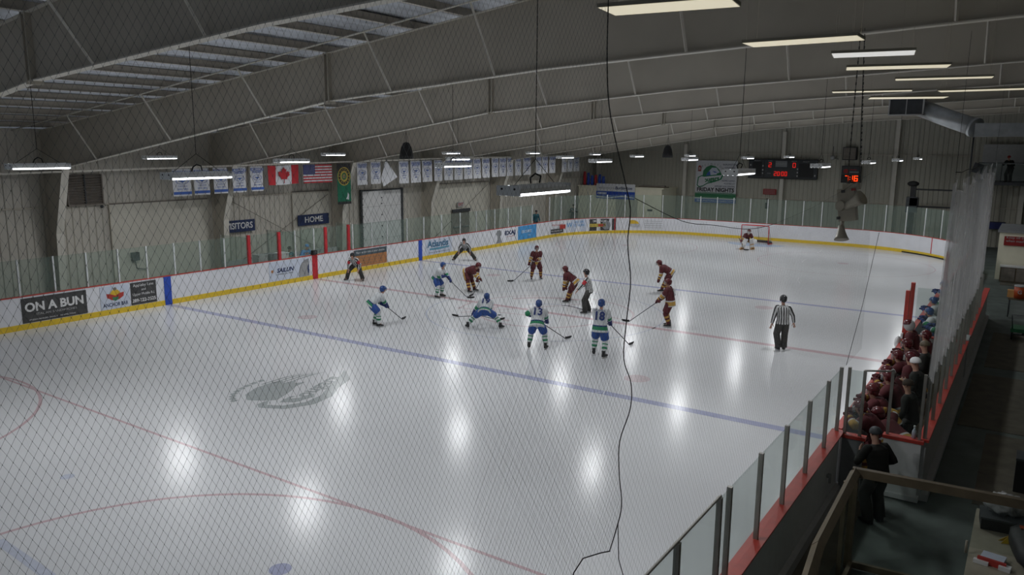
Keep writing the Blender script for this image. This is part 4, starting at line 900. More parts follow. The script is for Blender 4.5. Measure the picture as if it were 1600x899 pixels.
# goal
def goal(cx, y, s, lb):
    t = empty('hockey_goal', (cx, y, 0), 0 if s > 0 else PI, lb, 'goal')
    mb = MB(); mb.tube([(-0.915, 0, 0), (-0.915, 0, 1.18), (-0.88, 0, 1.22), (0.88, 0, 1.22), (0.915, 0, 1.18), (0.915, 0, 0)], 0.03, 'board_red', n=8); mb.build('goal_post', t)
    mb = MB(); mb.tube([(-0.915, 0, 0.03), (-1.05, 0.5, 0.03), (-0.75, 1.0, 0.03), (0, 1.12, 0.03), (0.75, 1.0, 0.03), (1.05, 0.5, 0.03), (0.915, 0, 0.03)], 0.03, 'cap_red', n=6)
    mb.build('base_frame', t)
    mb = MB(); mb.tube([(-0.88, 0, 1.22), (-0.7, 0.45, 1.2), (0, 0.56, 1.2), (0.7, 0.45, 1.2), (0.88, 0, 1.22)], 0.02, 'cap_red', n=6); mb.tube([(0, 0.56, 1.2), (0, 0.85, 0.6), (0, 1.12, 0.03)], 0.018, 'steel', n=6); mb.build('top_shelf', t)
    mb = MB()
    bot_ = [(-0.915, 0), (-1.05, 0.5), (-0.75, 1.0), (0, 1.12), (0.75, 1.0), (1.05, 0.5), (0.915, 0)]; top_ = [(-0.9, 0), (-0.8, 0.28), (-0.6, 0.47), (0, 0.56), (0.6, 0.47), (0.8, 0.28), (0.9, 0)]
    def lerp(P_, u):
        u *= len(P_)-1; i = min(int(u), len(P_)-2); f = u-i; return (P_[i][0]*(1-f)+P_[i+1][0]*f, P_[i][1]*(1-f)+P_[i+1][1]*f)
    for i in range(41):
        u = i/40; a = lerp(bot_, u); b = lerp(top_, u); mb.tube([(a[0], a[1], 0.03), (b[0], b[1], 1.2)], 0.003, 'net_pale', n=3, caps=False, smooth=False)
    for j in range(1, 13):
        v = j/13; mb.tube([(lerp(bot_, i/18)[0]*(1-v)+lerp(top_, i/18)[0]*v, lerp(bot_, i/18)[1]*(1-v)+lerp(top_, i/18)[1]*v, 0.03+1.17*v) for i in range(19)], 0.003, 'net_pale', n=3, caps=False, smooth=False)
    mb.build('netting', t)
    mb = MB(); mb.tube([(-0.9, 0.06, 0.10), (-0.98, 0.5, 0.10), (-0.7, 0.94, 0.10), (0, 1.05, 0.10), (0.7, 0.94, 0.10), (0.98, 0.5, 0.10), (0.9, 0.06, 0.10)], 0.07, 'char', n=6); mb.build('skirt', t)
goal(12.75, 27.1, 1, 'red framed hockey goal with white netting at the far end')

t = empty('wall_valve', (11.2, 34.8, 2.1), 0, 'small dark pipe valve on the far wall under the red notice', 'valve'); mb = MB(); mb.bb((-0.1, 0, -0.3), (0.12, 0.1, 0.15), 'char'); mb.build('body', t); mb = MB(); mb.tube([(0, 0.05, 0.15), (0, 0.05, 0.5)], 0.03, 'char', n=6); mb.build('pipe', t)
# hanging black cone speakers
for (x, y, lb) in ((8.22, -2.6, 'black bell-shaped speaker hanging over the left side of the ice'), (12.46, 12.4, 'black bell-shaped speaker hanging near the far wall')):
    t = empty('hanging_speaker', (x, y, 6.15), 0, lb, 'speaker', 'black hanging bell speakers')
    mb = MB(); mb.tube([(0, 0, 0.30), (0, 0, 0.26), (0, 0, 0.1), (0, 0, -0.15), (0, 0, -0.31)], [0.05, 0.12, 0.20, 0.25, 0.27], 'black', n=18); mb.build('body', t)
    mb = MB(); mb.tube([(0, 0, -0.31), (0, 0, -0.325)], 0.25, 'char', n=18); mb.build('grille', t)
    zb = botz(x)-6.15; mb = MB(); mb.tube([(0, 0, 0.3), (0, 0, zb)], 0.008, 'black', n=4)
    for q in (-0.16, 0.16): mb.tube([(q, 0, 0.18), (0, 0, 0.7)], 0.005, 'black', n=4)
    mb.build('cable', t)
# hanging beige horn cluster on chains
t = empty('horn_cluster', (25.45, -10.1, 5.0), 0.0, 'beige horn loudspeaker cluster hanging on two chains over the ice edge', 'speaker')
Rz = Matrix.Rotation(-0.12, 3, 'Y')
mb = MB(); mb.box((0.02, 0, 0.34), (0.29, 0.26, 0.58), 'horn', Rz); mb.box((0.06, 0, 0.66), (0.26, 0.24, 0.12), 'horn', Rz); mb.box((-0.05, -0.14, 0.58), (0.06, 0.02, 0.05), 'black', Rz); mb.box((-0.09, -0.14, 0.10), (0.06, 0.02, 0.05), 'black', Rz); mb.box((0.12, -0.135, 0.62), (0.07, 0.02, 0.04), 'signred', Rz); mb.box((0.06, -0.135, 0.30), (0.05, 0.02, 0.05), 'tanpad', Rz); mb.tube([(0.0, 0, 0.70), (0.06, 0, 0.78), (0.12, 0, 0.70)], 0.012, 'rope', n=5); mb.build('body', t)
def hornbell(c, d, r0, r1, L, name='horn', rn=16):
    d = Vector(d).normalized(); c = Vector(c); mb = MB()
    mb.tube([c, c+d*L*0.4, c+d*L*0.8, c+d*L], [r0, r0*1.4, r1*0.8, r1], 'horn', n=rn, ref=(0.01, 0.02, 1) if abs(d.z) < 0.9 else (0, 1, 0)); mb.tube([c+d*(L-0.002), c+d*(L+0.004)], r1*0.9, 'horn', n=rn); mb.build(name, t)
hornbell((0.0, -0.12, 0.30), (0.75, -0.25, 0.5), 0.06, 0.14, 0.36); hornbell((-0.06, -0.12, 0.32), (-0.3, -0.95, 0.1), 0.07, 0.09, 0.06); hornbell((-0.06, 0, -0.05), (0.15, -0.3, -0.9), 0.05, 0.13, 0.26)
mb = MB(); mb.tube([(-0.04, 0, 0.05), (-0.05, 0, -0.06)], 0.03, 'horn', n=8); mb.build('bracket', t)
mb = MB()
for q in (-0.02, 0.20):
    for k in range(44):
        z = 0.76+k*0.0608
        R = Matrix.Rotation((k % 2)*PI/2, 3, 'Z')
        mb.box((q*(1-k/60), 0.0, z), (0.022, 0.007, 0.05), 'rope', R)
    mb.tube([(q*0.9, 0, 0.70), (q*0.27, 0, 3.42)], 0.006, 'rope', n=4)
mb.build('chain', t)
# tan ceiling duct at upper right
t = empty('air_duct', (23.42, 10.9, 8.05), 0, 'rectangular and round metal air duct under the roof at upper right', 'duct')
mb = MB(); mb.bb((-0.62, 0, -0.31), (0.6, 1.1, 0.31), 'char'); mb.build('duct_mouth', t)
mb = MB()
for a_, b_ in (((-0.66, -0.04, -0.35), (0.66, 0.05, -0.30)), ((-0.66, -0.04, 0.30), (0.66, 0.05, 0.34)), ((0.60, -0.04, -0.35), (0.66, 0.05, 0.34)), ((-0.66, -0.04, -0.35), (-0.61, 0.05, 0.34))): mb.bb(a_, b_, 'lgrey')
mb.bb((-0.01, -0.03, -0.3), (0.02, 0.0, 0.3), 'lgrey'); mb.build('flange', t)
mb = MB(); mb.tube([(0.35, 0.6, 0.02), (1.4, -0.1, -0.42), (2.55, -0.85, -0.86)], 0.34, 'steel', n=20); mb.build('round_duct', t)
mb = MB(); mb.tube([(2.5, -0.82, -0.84), (2.62, -0.90, -0.89)], 0.38, 'steel', n=20); mb.build('collar', t)
mb = MB(); mb.bb((2.6, -1.3, -1.22), (9.8, -0.6, -0.72), 'steel'); mb.build('rectangular_duct', t)
mb = MB(); mb.tube([(2.55, -0.6, -1.1), (2.55, -0.6, -3.6)], 0.03, 'char', n=6); mb.build('drop_pipe', t)

# far right mezzanine
t = empty('mezzanine', (24.9, 31.5, 4.2), 0, 'dark viewing platform with railing high at the far right wall', 'platform')
mb = MB(); mb.bb((0, 0, 0), (8.9, 3.4, 0.2), 'char'); mb.build('floor_slab', t)
mb = MB(); mb.tube([(0.1, 0.05, 1.35), (8.8, 0.05, 1.35)], 0.03, 'char', n=6); mb.tube([(0.1, 0.05, 1.32), (8.8, 0.05, 1.32)], 0.015, 'steel', n=6); mb.build('hand_rail', t)
for k in range(8):
    mb = MB(); mb.tube([(0.1+1.24*k, 0.05, 0.2), (0.1+1.24*k, 0.05, 1.35)], 0.02, 'char', n=6); mb.build('post', t)
mb = MB(); mb.poly([(0.15, 0.06, 0.25), (8.75, 0.06, 0.25), (8.75, 0.06, 1.3), (0.15, 0.06, 1.3)], 'glass_clear'); mb.build('pane', t)
for k in range(3):
    mb = MB(); mb.bb((0.2+4*k, 0.3, -4.2), (0.4+4*k, 0.5, 0), 'char'); mb.build('post', t)
mb = MB(); mb.bb((25.0, 34.3, 4.4), (33.8, 34.6, 6.7), 'lgrey'); tag(mb.build('trim_7'), 'dark recessed wall behind the viewing platform', kind='structure')
t = empty('wall_screen', (24.95, 31.9, 5.1), 0, 'dark tilted box at the left end of the viewing platform', 'box'); mb = MB(); mb.box((0, 0, 0.1), (0.55, 0.3, 0.6), 'char', Matrix.Rotation(0.3, 3, 'Y')); mb.build('body', t); mb = MB(); mb.bb((-0.05, -0.05, -0.72), (0.05, 0.05, 0), 'char'); mb.build('stand', t)

# cream booth with red sign at right
t = empty('skate_booth', (26.9, 20.0, 0), 0, 'cream booth wall with flat grey roof at the right of the walkway', 'booth')
mb = MB(); mb.bb((0, 0, 0), (5.0, 4, 2.35), 'cream'); mb.build('wall', t); mb = MB(); mb.bb((-0.08, -0.1, 2.35), (5.1, 4.1, 2.46), 'grey'); mb.build('roof', t)
t = empty('booth_sign', (27.12, 19.95, 1.72), 0, 'red sign with pale lettering on the cream booth', 'sign'); mb = MB(); mb.bb((0, -0.01, 0), (2.6, 0.03, 0.45), 'signred'); mb.build('panel', t)
text('Keep off the ice\nwhen machine is running', 0.17, 'lgrey', t, (0.08, -0.02, 0.31), R_FAR, align='LEFT')
t = empty('cabinet', (27.12, 19.3, 0), 0, 'brown low cabinet with white top in front of the cream booth', 'cabinet')
mb = MB(); mb.bb((0, 0, 0), (1.3, 0.55, 0.72), 'wood'); mb.build('body', t); mb = MB(); mb.bb((-0.03, -0.03, 0.72), (1.33, 0.58, 0.78), 'white'); mb.build('top', t)
for q in (0.05, 0.68):
    mb = MB(); mb.bb((q, -0.02, 0.05), (q+0.57, 0, 0.68), 'louver'); mb.build('door', t)
t = empty('wall_screen', (25.75, 34.6, 1.2), 0, 'small blue screen on the far wall at right', 'screen'); mb = MB(); mb.bb((0, 0, 0), (0.95, 0.08, 0.52), 'char'); mb.build('frame', t); mb = MB(); mb.bb((0.05, -0.01, 0.05), (0.9, 0, 0.47), 'flagblue'); mb.build('display', t)
# table with cooler
t = empty('side_table', (28.2, 10.2, 0), 0, 'small wooden side table by the right walkway carrying a cooler', 'table')
mb = MB(); mb.bb((-0.45, -0.4, 0.68), (0.6, 0.4, 0.75), 'wood'); mb.build('tabletop', t)
for sx in (-0.4, 0.55):
    for sy in (-0.35, 0.35): mb = MB(); mb.bb((sx-0.02, sy-0.02, 0), (sx+0.02, sy+0.02, 0.68), 'char'); mb.build('leg', t)
t = empty('drink_cooler', (28.12, 9.95, 0.75), 0, 'orange drink cooler with white lid and round G mark', 'cooler')
mb = MB(); mb.tube([(0, 0, 0), (0, 0, 0.45)], [0.2, 0.22], 'cooler', n=18); mb.build('body', t); mb = MB(); mb.tube([(0, 0, 0.45), (0, 0, 0.5)], 0.225, 'lgrey', n=18); mb.build('lid', t)
text('G', 0.2, 'lgrey', t, (-0.02, -0.215, 0.25), R_FAR, bold=0.02)
t = empty('storage_box', (27.85, 10.15, 0.75), 0, 'tan cardboard box on the side table beside the cooler', 'box'); mb = MB(); mb.bb((-0.15, -0.18, 0), (0.08, 0.18, 0.26), 'tanpad'); mb.build('body', t); mb = MB(); mb.bb((-0.155, -0.185, 0.26), (0.085, 0.0, 0.27), 'tanpad'); mb.build('flap', t)
t = empty('push_cart', (28.35, 5.9, 0), 0, 'green and black push cart at the right edge of the walkway', 'cart')
mb = MB(); mb.bb((-0.35, -0.4, 0.28), (0.4, 0.4, 0.4), 'greenp'); mb.build('tray', t)
mb = MB(); mb.tube([(-0.3, -0.4, 0.4), (-0.35, -0.55, 0.9), (0.35, -0.55, 0.9), (0.3, -0.4, 0.4)], 0.02, 'char', n=6); mb.build('handle', t)
for sx in (-0.3, 0.35):
    for sy in (-0.3, 0.3): mb = MB(); mb.tube([(sx-0.03, sy, 0.13), (sx+0.03, sy, 0.13)], 0.13, 'black', n=14); mb.build('wheel', t)
mb = MB(); mb.tube([(-0.3, 0, 0.13), (0.35, 0, 0.13)], 0.02, 'char', n=6); mb.bb((-0.02, -0.05, 0.13), (0.05, 0.05, 0.3), 'char'); mb.build('axle', t)

# ================================================================= WOOD FRAMED GLASS RAIL AT LOWER RIGHT
t = empty('wood_glass_railing', (26.48, -13.15, 0), 0, 'brown wood framed glass railing corner at the lower right', 'railing')
mb = MB(); mb.box((1.6, 0.14, 1.55), (3.3, 0.09, 0.13), 'wood', Matrix.Rotation(0.085, 3, 'Z')); mb.build('top_rail', t)
mb = MB(); mb.tube([(0, 0, 1.55), (0.06, -2.65, 1.55)], (0.075), 'wood', n=4, smooth=False); mb.build('top_rail', t)
mb = MB(); mb.tube([(0.06, -2.62, 1.55), (0.10, -3.3, 1.42), (0.2, -5.0, 1.15)], (0.075), 'wood', n=4, smooth=False); mb.build('top_rail', t)
mb = MB(); mb.bb((-0.05, -0.05, 0), (0.05, 0.05, 1.5), 'wood'); mb.build('post', t)
mb = MB(); mb.bb((-0.10, -0.35, 0), (-0.04, -0.28, 1.5), 'wood'); mb.build('post', t)
mb = MB(); mb.bb((0.01, -2.7, 0), (0.10, -2.6, 1.5), 'wood'); mb.build('post', t)
mb = MB(); mb.bb((3.1, 0.2, 0), (3.2, 0.3, 1.5), 'wood'); mb.build('post', t)
mb = MB(); mb.box((1.6, 0.14, 0.06), (3.2, 0.06, 0.1), 'wood', Matrix.Rotation(0.085, 3, 'Z')); mb.build('bottom_rail', t)
mb = MB(); mb.bb((0.02, -2.6, 0.02), (0.08, -0.05, 0.12), 'wood'); mb.build('bottom_rail', t)
mb = MB(); mb.poly([(0.05, 0.0, 0.1), (3.1, 0.26, 0.1), (3.1, 0.26, 1.5), (0.05, 0.0, 1.5)], 'glass_clear'); mb.build('pane', t)
mb = MB(); mb.poly([(0.03, -2.6, 0.1), (0.0, -0.05, 0.1), (0.0, -0.05, 1.5), (0.03, -2.6, 1.5)], 'glass_clear'); mb.build('pane', t)
# table behind it
tb = empty('work_table', (28.75, -13.1, 0), 0, 'olive topped table in the lower right corner with clutter on it', 'table')
mb = MB(); mb.bb((-0.72, -1.6, 0.70), (0.6, 1.55, 0.76), 'horn'); mb.build('tabletop', tb)
for sx in (-0.65, 0.5):
    for sy in (-1.5, 1.45): mb = MB(); mb.bb((sx-0.03, sy-0.03, 0), (sx+0.03, sy+0.03, 0.7), 'char'); mb.build('leg', tb)
t = empty('black_case', (28.38, -12.05, 0.76), 0.1, 'flat black case on the table under the crumpled bag', 'case')
mb = MB(); mb.bb((-0.28, -0.22, 0), (0.28, 0.22, 0.16), 'black'); mb.build('body', t); mb = MB(); mb.bb((-0.29, -0.23, 0.16), (0.29, 0.23, 0.19), 'char'); mb.build('lid', t)
mb = MB(); mb.ell((28.4, -11.95, 1.08), (0.26, 0.2, 0.16), 'plasticbag', fn=lambda v: v*(1+0.16*math.sin(9*v.x+4*v.z)*math.cos(7*v.y+3*v.z)+0.1*math.sin(17*v.y+11*v.x)), nu=26, nv=16)
tag(mb.build('plastic_bag'), 'crumpled clear plastic bag on the black case', 'bag')
t = empty('paper_box', (28.33, -13.3, 0.76), -0.15, 'pale blue box with red lettering on the olive table', 'box')
mb = MB(); mb.bb((-0.14, -0.12, 0), (0.14, 0.12, 0.07), 'adpale'); mb.build('body', t); mb = MB(); mb.bb((-0.16, -0.16, 0.0), (0.18, -0.12, 0.09), 'adred'); mb.bb((-0.2, -0.2, 0), (-0.02, -0.14, 0.05), 'white'); mb.bb((0.1, -0.2, 0), (0.24, -0.1, 0.06), 'white'); mb.build('wrapper', t)
mb = MB(); mb.tube([(28.0, -13.25, 0.765), (28.0, -13.25, 0.95)], [0.02, 0.016], 'tanpad', n=8, band=lambda q: 'greenp' if q > 2 else 'horn'); tag(mb.build('marker_pen'), 'pale green marker pen standing at the table edge', 'pen')
t = empty('laptop_bag', (28.80, -12.95, 0.76), 0.2, 'black padded bag filling the right side of the olive table', 'bag')
mb = MB(); mb.ell((0, 0, 0.16), (0.33, 0.75, 0.17), 'black', fn=lambda v: Vector((max(-0.8, min(0.8, v.x)), max(-0.85, min(0.85, v.y)), v.z))); mb.build('body', t)
mb = MB(); mb.tube([(-0.1, -0.3, 0.3), (-0.12, -0.1, 0.42), (-0.1, 0.1, 0.3)], 0.015, 'char', n=6); mb.build('handle', t)
mb = MB(); mb.box((-0.1, 0.35, 0.3), (0.06, 0.1, 0.03), 'cooler'); mb.build('tag', t)
t = empty('folded_paper', (28.47, -12.62, 0.762), 0.4, 'small folded yellow paper standing on the olive table', 'paper'); mb = MB(); mb.poly([(-0.08, 0, 0), (0.08, 0, 0), (0.05, 0.04, 0.12)], 'adyellow', (0, 0.004, 0)); mb.build('sheet', t); mb = MB(); mb.poly([(-0.08, 0.09, 0), (0.08, 0.09, 0), (0.05, 0.05, 0.12)], 'adyellow', (0, 0.004, 0)); mb.build('sheet', t)
t = empty('equipment_bag', (28.2, -14.15, 0), 0.3, 'dark equipment bag on the floor beside the olive table', 'bag'); mb = MB(); mb.ell((-0.45, 0.2, 0.3), (0.22, 0.4, 0.3), 'black', fn=lambda v: Vector((v.x, v.y, max(-0.98, v.z)))); mb.build('body', t); mb = MB(); mb.tube([(-0.45, 0, 0.55), (-0.45, 0.2, 0.72), (-0.45, 0.4, 0.55)], 0.02, 'louver', n=6); mb.build('handle', t)
t = empty('coat_rack', (29.0, -8.9, 0), 0, 'black coats on a rack at the right edge of the walkway', 'coat rack'); mb = MB(); mb.tube([(0, 0, 0), (0, 0, 1.6)], 0.025, 'char', n=6); mb.box((0, 0, 0.02), (0.5, 0.5, 0.04), 'char'); mb.build('stand', t)
mb = MB(); mb.tube([(0.02, 0, 1.5), (0.02, 0, 1.2), (0.05, 0, 0.7), (0.05, 0, 0.35)], [(0.12, 0.1), (0.3, 0.2), (0.33, 0.24), (0.36, 0.26)], 'black', n=14); mb.build('coat', t)
t = empty('equipment_case', (28.75, -8.3, 0), 0, 'dark square case on the floor left of the coats', 'case'); mb = MB(); mb.bb((-0.25, -0.2, 0), (0.1, 0.3, 0.62), 'black'); mb.build('body', t); mb = MB(); mb.bb((-0.26, -0.21, 0.62), (0.11, 0.31, 0.66), 'char'); mb.build('lid', t)

# ================================================================= NETTING
NA = YAW+math.radians(46.4); ND = Vector((math.sin(NA), math.cos(NA), 0)); NO = Vector((25.74, -24.06, 0)); NNrm = Vector((ND.y, -ND.x, 0))
ROPE = [(2.785, 7.75), (2.785, 7.09), (2.79, 6.77), (2.83, 6.50), (2.985, 6.116), (3.035, 5.969), (3.02, 5.786), (3.06, 5.557), (3.035, 5.33), (3.02, 5.10), (3.10, 4.927), (3.10, 4.765), (3.01, 4.584), (3.015, 4.377), (3.05, 4.157), (3.0, 4.004), (2.945, 3.889)]
BOTN = [(-1.6, 3.6), (2.57, 3.72), (2.62, 3.876), (2.70, 3.937), (2.86, 3.911), (2.95, 3.889)]
def interp(tab, q, a=0, b=1):
    tab = sorted(tab, key=lambda t_: t_[a])
    if q <= tab[0][a]: return tab[0][b]
    for p0, p1 in zip(tab, tab[1:]):
        if q <= p1[a]: return p0[b]+(p1[b]-p0[b])*(q-p0[a])/max(1e-9, p1[a]-p0[a])
    return tab[-1][b]
def netting(name, label, O, D, Nn, s0, s1, z0, z1, cw, ch, r, inside, m, knots=True, wob=0.0):
    mb = MB(); k = mb.slot(m)
    def P(s_, z_): return O+D*s_+Vector((0, 0, z_))+Nn*(wob*math.sin(s_*2.1+z_*1.3))
    sl = ch/cw
    ni = int((s1-s0)/cw)+2; nj = int((z1-z0)/ch)+2
    for sg in (1, -1):
        c_lo = int(-(z1-z0)/ch)-2 if sg > 0 else -2
        c_hi = ni+2 if sg > 0 else ni+nj+3
        for c in range(c_lo, c_hi):
            s_ = s0+c*cw; zz = z0; run = None; hs = cw/2*sg; hz = ch/2
            steps = 2*nj; last = None
            for q in range(steps+1):
                ms, mz = s_+hs*0.5, zz+hz*0.5
                ok = q < steps and inside(ms, mz)
                if ok and run is None: run = (s_, zz)
                if run is not None and (not ok or (wob and q % 12 == 11)):
                    a = P(*run); b = P(s_, zz)
                    if (b-a).length > 1e-4:
                        t_ = (b-a).normalized(); e1 = t_.cross(Nn).normalized()*r; e1 = e1 if e1.z > 0 else -e1; e2 = Nn*r
                        o = len(mb.v)
                        for base in (a, b):
                            for v in (e1, -0.5*e1+0.87*e2, -0.5*e1-0.87*e2): mb.v.append(tuple(base+v))
                        for i in range(3): mb.f.append((o+i, o+(i+1) % 3, o+3+(i+1) % 3, o+3+i)); mb.mi.append(k); mb.sm.append(False)
                    run = (s_, zz) if ok else None
                s_ += hs; zz += hz
    if knots:
        for i in range(2*ni):
            for j in range(2*nj):
                if (i+j) % 2: continue
                ss, zz = s0+i*cw/2, z0+j*ch/2
                if not inside(ss, zz): continue
                c = P(ss, zz); o = len(mb.v); kr = r*3.4
                for v in (D*kr, Nn*kr, -D*kr, -Nn*kr, Vector((0, 0, kr*1.5)), Vector((0, 0, -kr*1.5))): mb.v.append(tuple(c+v))
                for f in ((0, 1, 4), (1, 2, 4), (2, 3, 4), (3, 0, 4), (1, 0, 5), (2, 1, 5), (3, 2, 5), (0, 3, 5)): mb.f.append(tuple(o+x for x in f)); mb.mi.append(k); mb.sm.append(False)
    return mb.build(name)
def smooth_line(P_, k=5):
    out = []
    for i in range(len(P_)-1):
        p0, p1, p2, p3 = P_[max(i-1, 0)], P_[i], P_[i+1], P_[min(i+2, len(P_)-1)]
        for q in range(k):
            t_ = q/k; out.append(tuple(0.5*((2*b)+(-a+c)*t_+(2*a-5*b+4*c-d)*t_*t_+(-a+3*b-3*c+d)*t_**3) for a, b, c, d in zip(p0, p1, p2, p3)))
    return out+[tuple(P_[-1])]
near = empty('safety_net', (0, 0, 0), 0, 'near diamond mesh safety net across the left two thirds with a dark edge rope', 'safety net')
o = netting('mesh', '', NO, ND, NNrm, -1.3, 3.15, 3.6, 7.6, 0.0289, 0.055, 0.00046, lambda s_, z_: s_ < interp(ROPE, z_, 1, 0) and z_ > interp(BOTN, s_) and s_ > -1.28, 'net', wob=0.004)
o.parent = near
mb = MB(); mb.tube([NO+ND*s_+Vector((0, 0, z_)) for s_, z_ in smooth_line(ROPE)], 0.0036, 'rope', n=6); o = mb.build('edge_rope', near)
mb = MB(); mb.tube([NO+ND*s_+Vector((0, 0, z_)) for s_, z_ in BOTN[1:]], 0.004, 'rope', n=5); mb.tube([NO+ND*s_+Vector((0, 0, z_)) for s_, z_ in ((3.02, 4.05), (3.04, 3.8), (3.12, 3.6), (3.2, 3.45))], 0.003, 'rope', n=5); mb.build('lacing_rope', near)
CAT = [(-20.0, 6.05), (-19.64, 5.94), (-18.65, 5.69), (-17.83, 5.59), (-16.71, 5.46), (-15.73, 5.44), (-14.0, 5.52), (-12, 5.68), (-9.2, 5.95)]
far = empty('safety_net', (0, 0, 0), 0, 'fine far safety net hanging from a sagging rope above the right boards', 'safety net')
o = netting('mesh', '', Vector((25.74, 0, 0)), Vector((0, 1, 0)), Vector((1, 0, 0)), -20.0, -8.9, 2.45, 6.6, 0.075, 0.11, 0.0006, lambda s_, z_: z_ < interp(CAT, s_) and z_ > 2.47 and s_ < -8.95-0.1*(z_-2.4), 'net', knots=False)
o.parent = far
mb = MB(); mb.tube([(25.74, a, b) for a, b in smooth_line(CAT[1:6])], 0.0032, 'rope', n=5); mb.tube([(25.74, a, b) for a, b in CAT[5:]], 0.0012, 'rope', n=4); mb.build('head_rope', far)
mb = MB(); mb.tube([(25.72, -8.04, 4.67), (25.72, -9.2, 3.35), (25.72, -10.3, 2.42)], 0.005, 'rope', n=4); mb.build('side_rope', far)
# gathered pale curtain net above the bench wall
cn = bpy.data.materials.new('curtain_net'); cn.use_nodes = True; nt = cn.node_tree; nt.nodes.clear()
o_ = nt.nodes.new('ShaderNodeOutputMaterial'); tr = nt.nodes.new('ShaderNodeBsdfTransparent'); df = nt.nodes.new('ShaderNodeBsdfDiffuse'); df.inputs[0].default_value = (0.62, 0.62, 0.62, 1)
mx = nt.nodes.new('ShaderNodeMixShader'); wv = nt.nodes.new('ShaderNodeTexNoise'); wv.inputs['Scale'].default_value = 1.5
tcn = nt.nodes.new('ShaderNodeTexCoord'); mp_ = nt.nodes.new('ShaderNodeMapping'); mp_.inputs['Scale'].default_value = (1, 1.6, 0.25)
mr = nt.nodes.new('ShaderNodeMapRange'); mr.inputs['To Min'].default_value = 0.20; mr.inputs['To Max'].default_value = 0.52
nt.links.new(tcn.outputs['Object'], mp_.inputs[0]); nt.links.new(mp_.outputs[0], wv.inputs['Vector']); nt.links.new(wv.outputs['Fac'], mr.inputs['Value']); nt.links.new(mr.outputs[0], mx.inputs[0])
nt.links.new(tr.outputs[0], mx.inputs[1]); nt.links.new(df.outputs[0], mx.inputs[2]); nt.links.new(mx.outputs[0], o_.inputs[0])
M['curtain_net'] = cn
cu_ = empty('net_curtain', (27.09, 0, 0), 0, 'pale gathered curtain of netting hanging above the bench glass at right', 'safety net')
mb = MB(); vs = []; NY, NZ = 150, 10; ya, yb = -10.6, 3.5
for j in range(NZ+1):
    for i in range(NY+1):
        v = j/NZ; y = ya+(yb-ya)*i/NY
        y2 = y+0.9*v*(1-i/NY)
        top = 5.98-0.42*abs(math.sin(i/NY*PI*5))**0.6; bt = 2.33+0.35*max(0, (y-1.5))/2
        vs.append((0.045*math.sin(y*9+v*2)+0.02*math.sin(y*23), y2, bt+(top-bt)*v))
mb.add(vs, [(j*(NY+1)+i, j*(NY+1)+i+1, (j+1)*(NY+1)+i+1, (j+1)*(NY+1)+i) for j in range(NZ) for i in range(NY)], 'curtain_net', True); mb.build('mesh', cu_)
mb = MB(); mb.tube([(0, -9.7+1.32*k_, 5.95-0.03*(k_ % 2)) for k_ in range(11)], 0.008, 'rope', n=4)
for k_ in (0, 5): mb.tube([(0, -9.6+2.6*k_, 5.9), (0, -9.6+2.6*k_, 8.3)], 0.003, 'rope', n=4)
mb.build('head_rope', cu_)

# ================================================================= PEOPLE
def ik(a, b, l1, l2, pole):
    a = Vector(a); b = Vector(b); d = b-a; L = min(d.length, (l1+l2)*0.998); dn = d.normalized(); b = a+dn*L
    x = (l1*l1-l2*l2+L*L)/(2*L); h = math.sqrt(max(0, l1*l1-x*x)); p = Vector(pole); p = (p-dn*p.dot(dn)); p = p.normalized() if p.length > 1e-5 else Vector((0, 1, 0))
    return a+dn*x+p*h, b
def skin_body(name, segs, radii, root_i, parent, extra=None, m='skin'):
    """one continuous skinned surface from a joint skeleton"""
    verts = []; idx = {}
    for k, (p, r) in radii.items(): idx[k] = len(verts); verts.append(tuple(p))
    me = bpy.data.meshes.new(name); me.from_pydata(verts, [(idx[a], idx[b]) for a, b in segs], []); me.update()
    o = bpy.data.objects.new(name, me); COL.objects.link(o); o.parent = parent
    md = o.modifiers.new('Skin', 'SKIN'); md.use_smooth_shade = True; md.branch_smoothing = 0.6
    sk = me.skin_vertices[0] if me.skin_vertices else None
    if sk is None:
        bm = bmesh.new(); bm.from_mesh(me); bm.verts.layers.skin.verify(); bm.to_mesh(me); bm.free(); sk = me.skin_vertices[0]
    for k, (p, r) in radii.items():
        sk.data[idx[k]].radius = (r, r) if not isinstance(r, tuple) else r
        sk.data[idx[k]].use_root = (k == root_i)
    s2 = o.modifiers.new('Subdivision', 'SUBSURF'); s2.levels = 1; s2.render_levels = 1
    me.materials.append(M[m]); return o

KITS = {
 'white': dict(j='j_white', hem=[(0.0, 0.07, 'j_white'), (0.07, 0.18, 'j_green'), (0.18, 0.215, 'j_navy')], slv=[(0.50, 0.66, 'j_green'), (0.66, 0.72, 'j_white'), (0.72, 1.0, 'j_navy')], pants='j_blue', sock='j_white', sockb=[(0.28, 0.42, 'j_green'), (0.55, 0.72, 'j_green')], helm='helmet_blue', glove='j_navy', num='j_navy'),
 'maroon': dict(j='j_maroon', hem=[(0.0, 0.036, 'j_white'), (0.036, 0.18, 'j_gold'), (0.18, 0.21, 'j_white')], slv=[(0.50, 0.54, 'j_white'), (0.54, 0.70, 'j_gold'), (0.70, 0.74, 'j_white')], pants='j_maroon', sock='j_maroon', sockb=[(0.30, 0.45, 'j_gold'), (0.45, 0.49, 'j_white'), (0.62, 0.74, 'j_gold')], helm='helmet_maroon', glove='j_maroon', num='j_white', stripe='j_gold'),
 'ref': dict(j='ref_white', hem=[], slv=[], pants='pants_black', sock='pants_black', sockb=[], helm='helmet_black', glove=None, num=None),
}
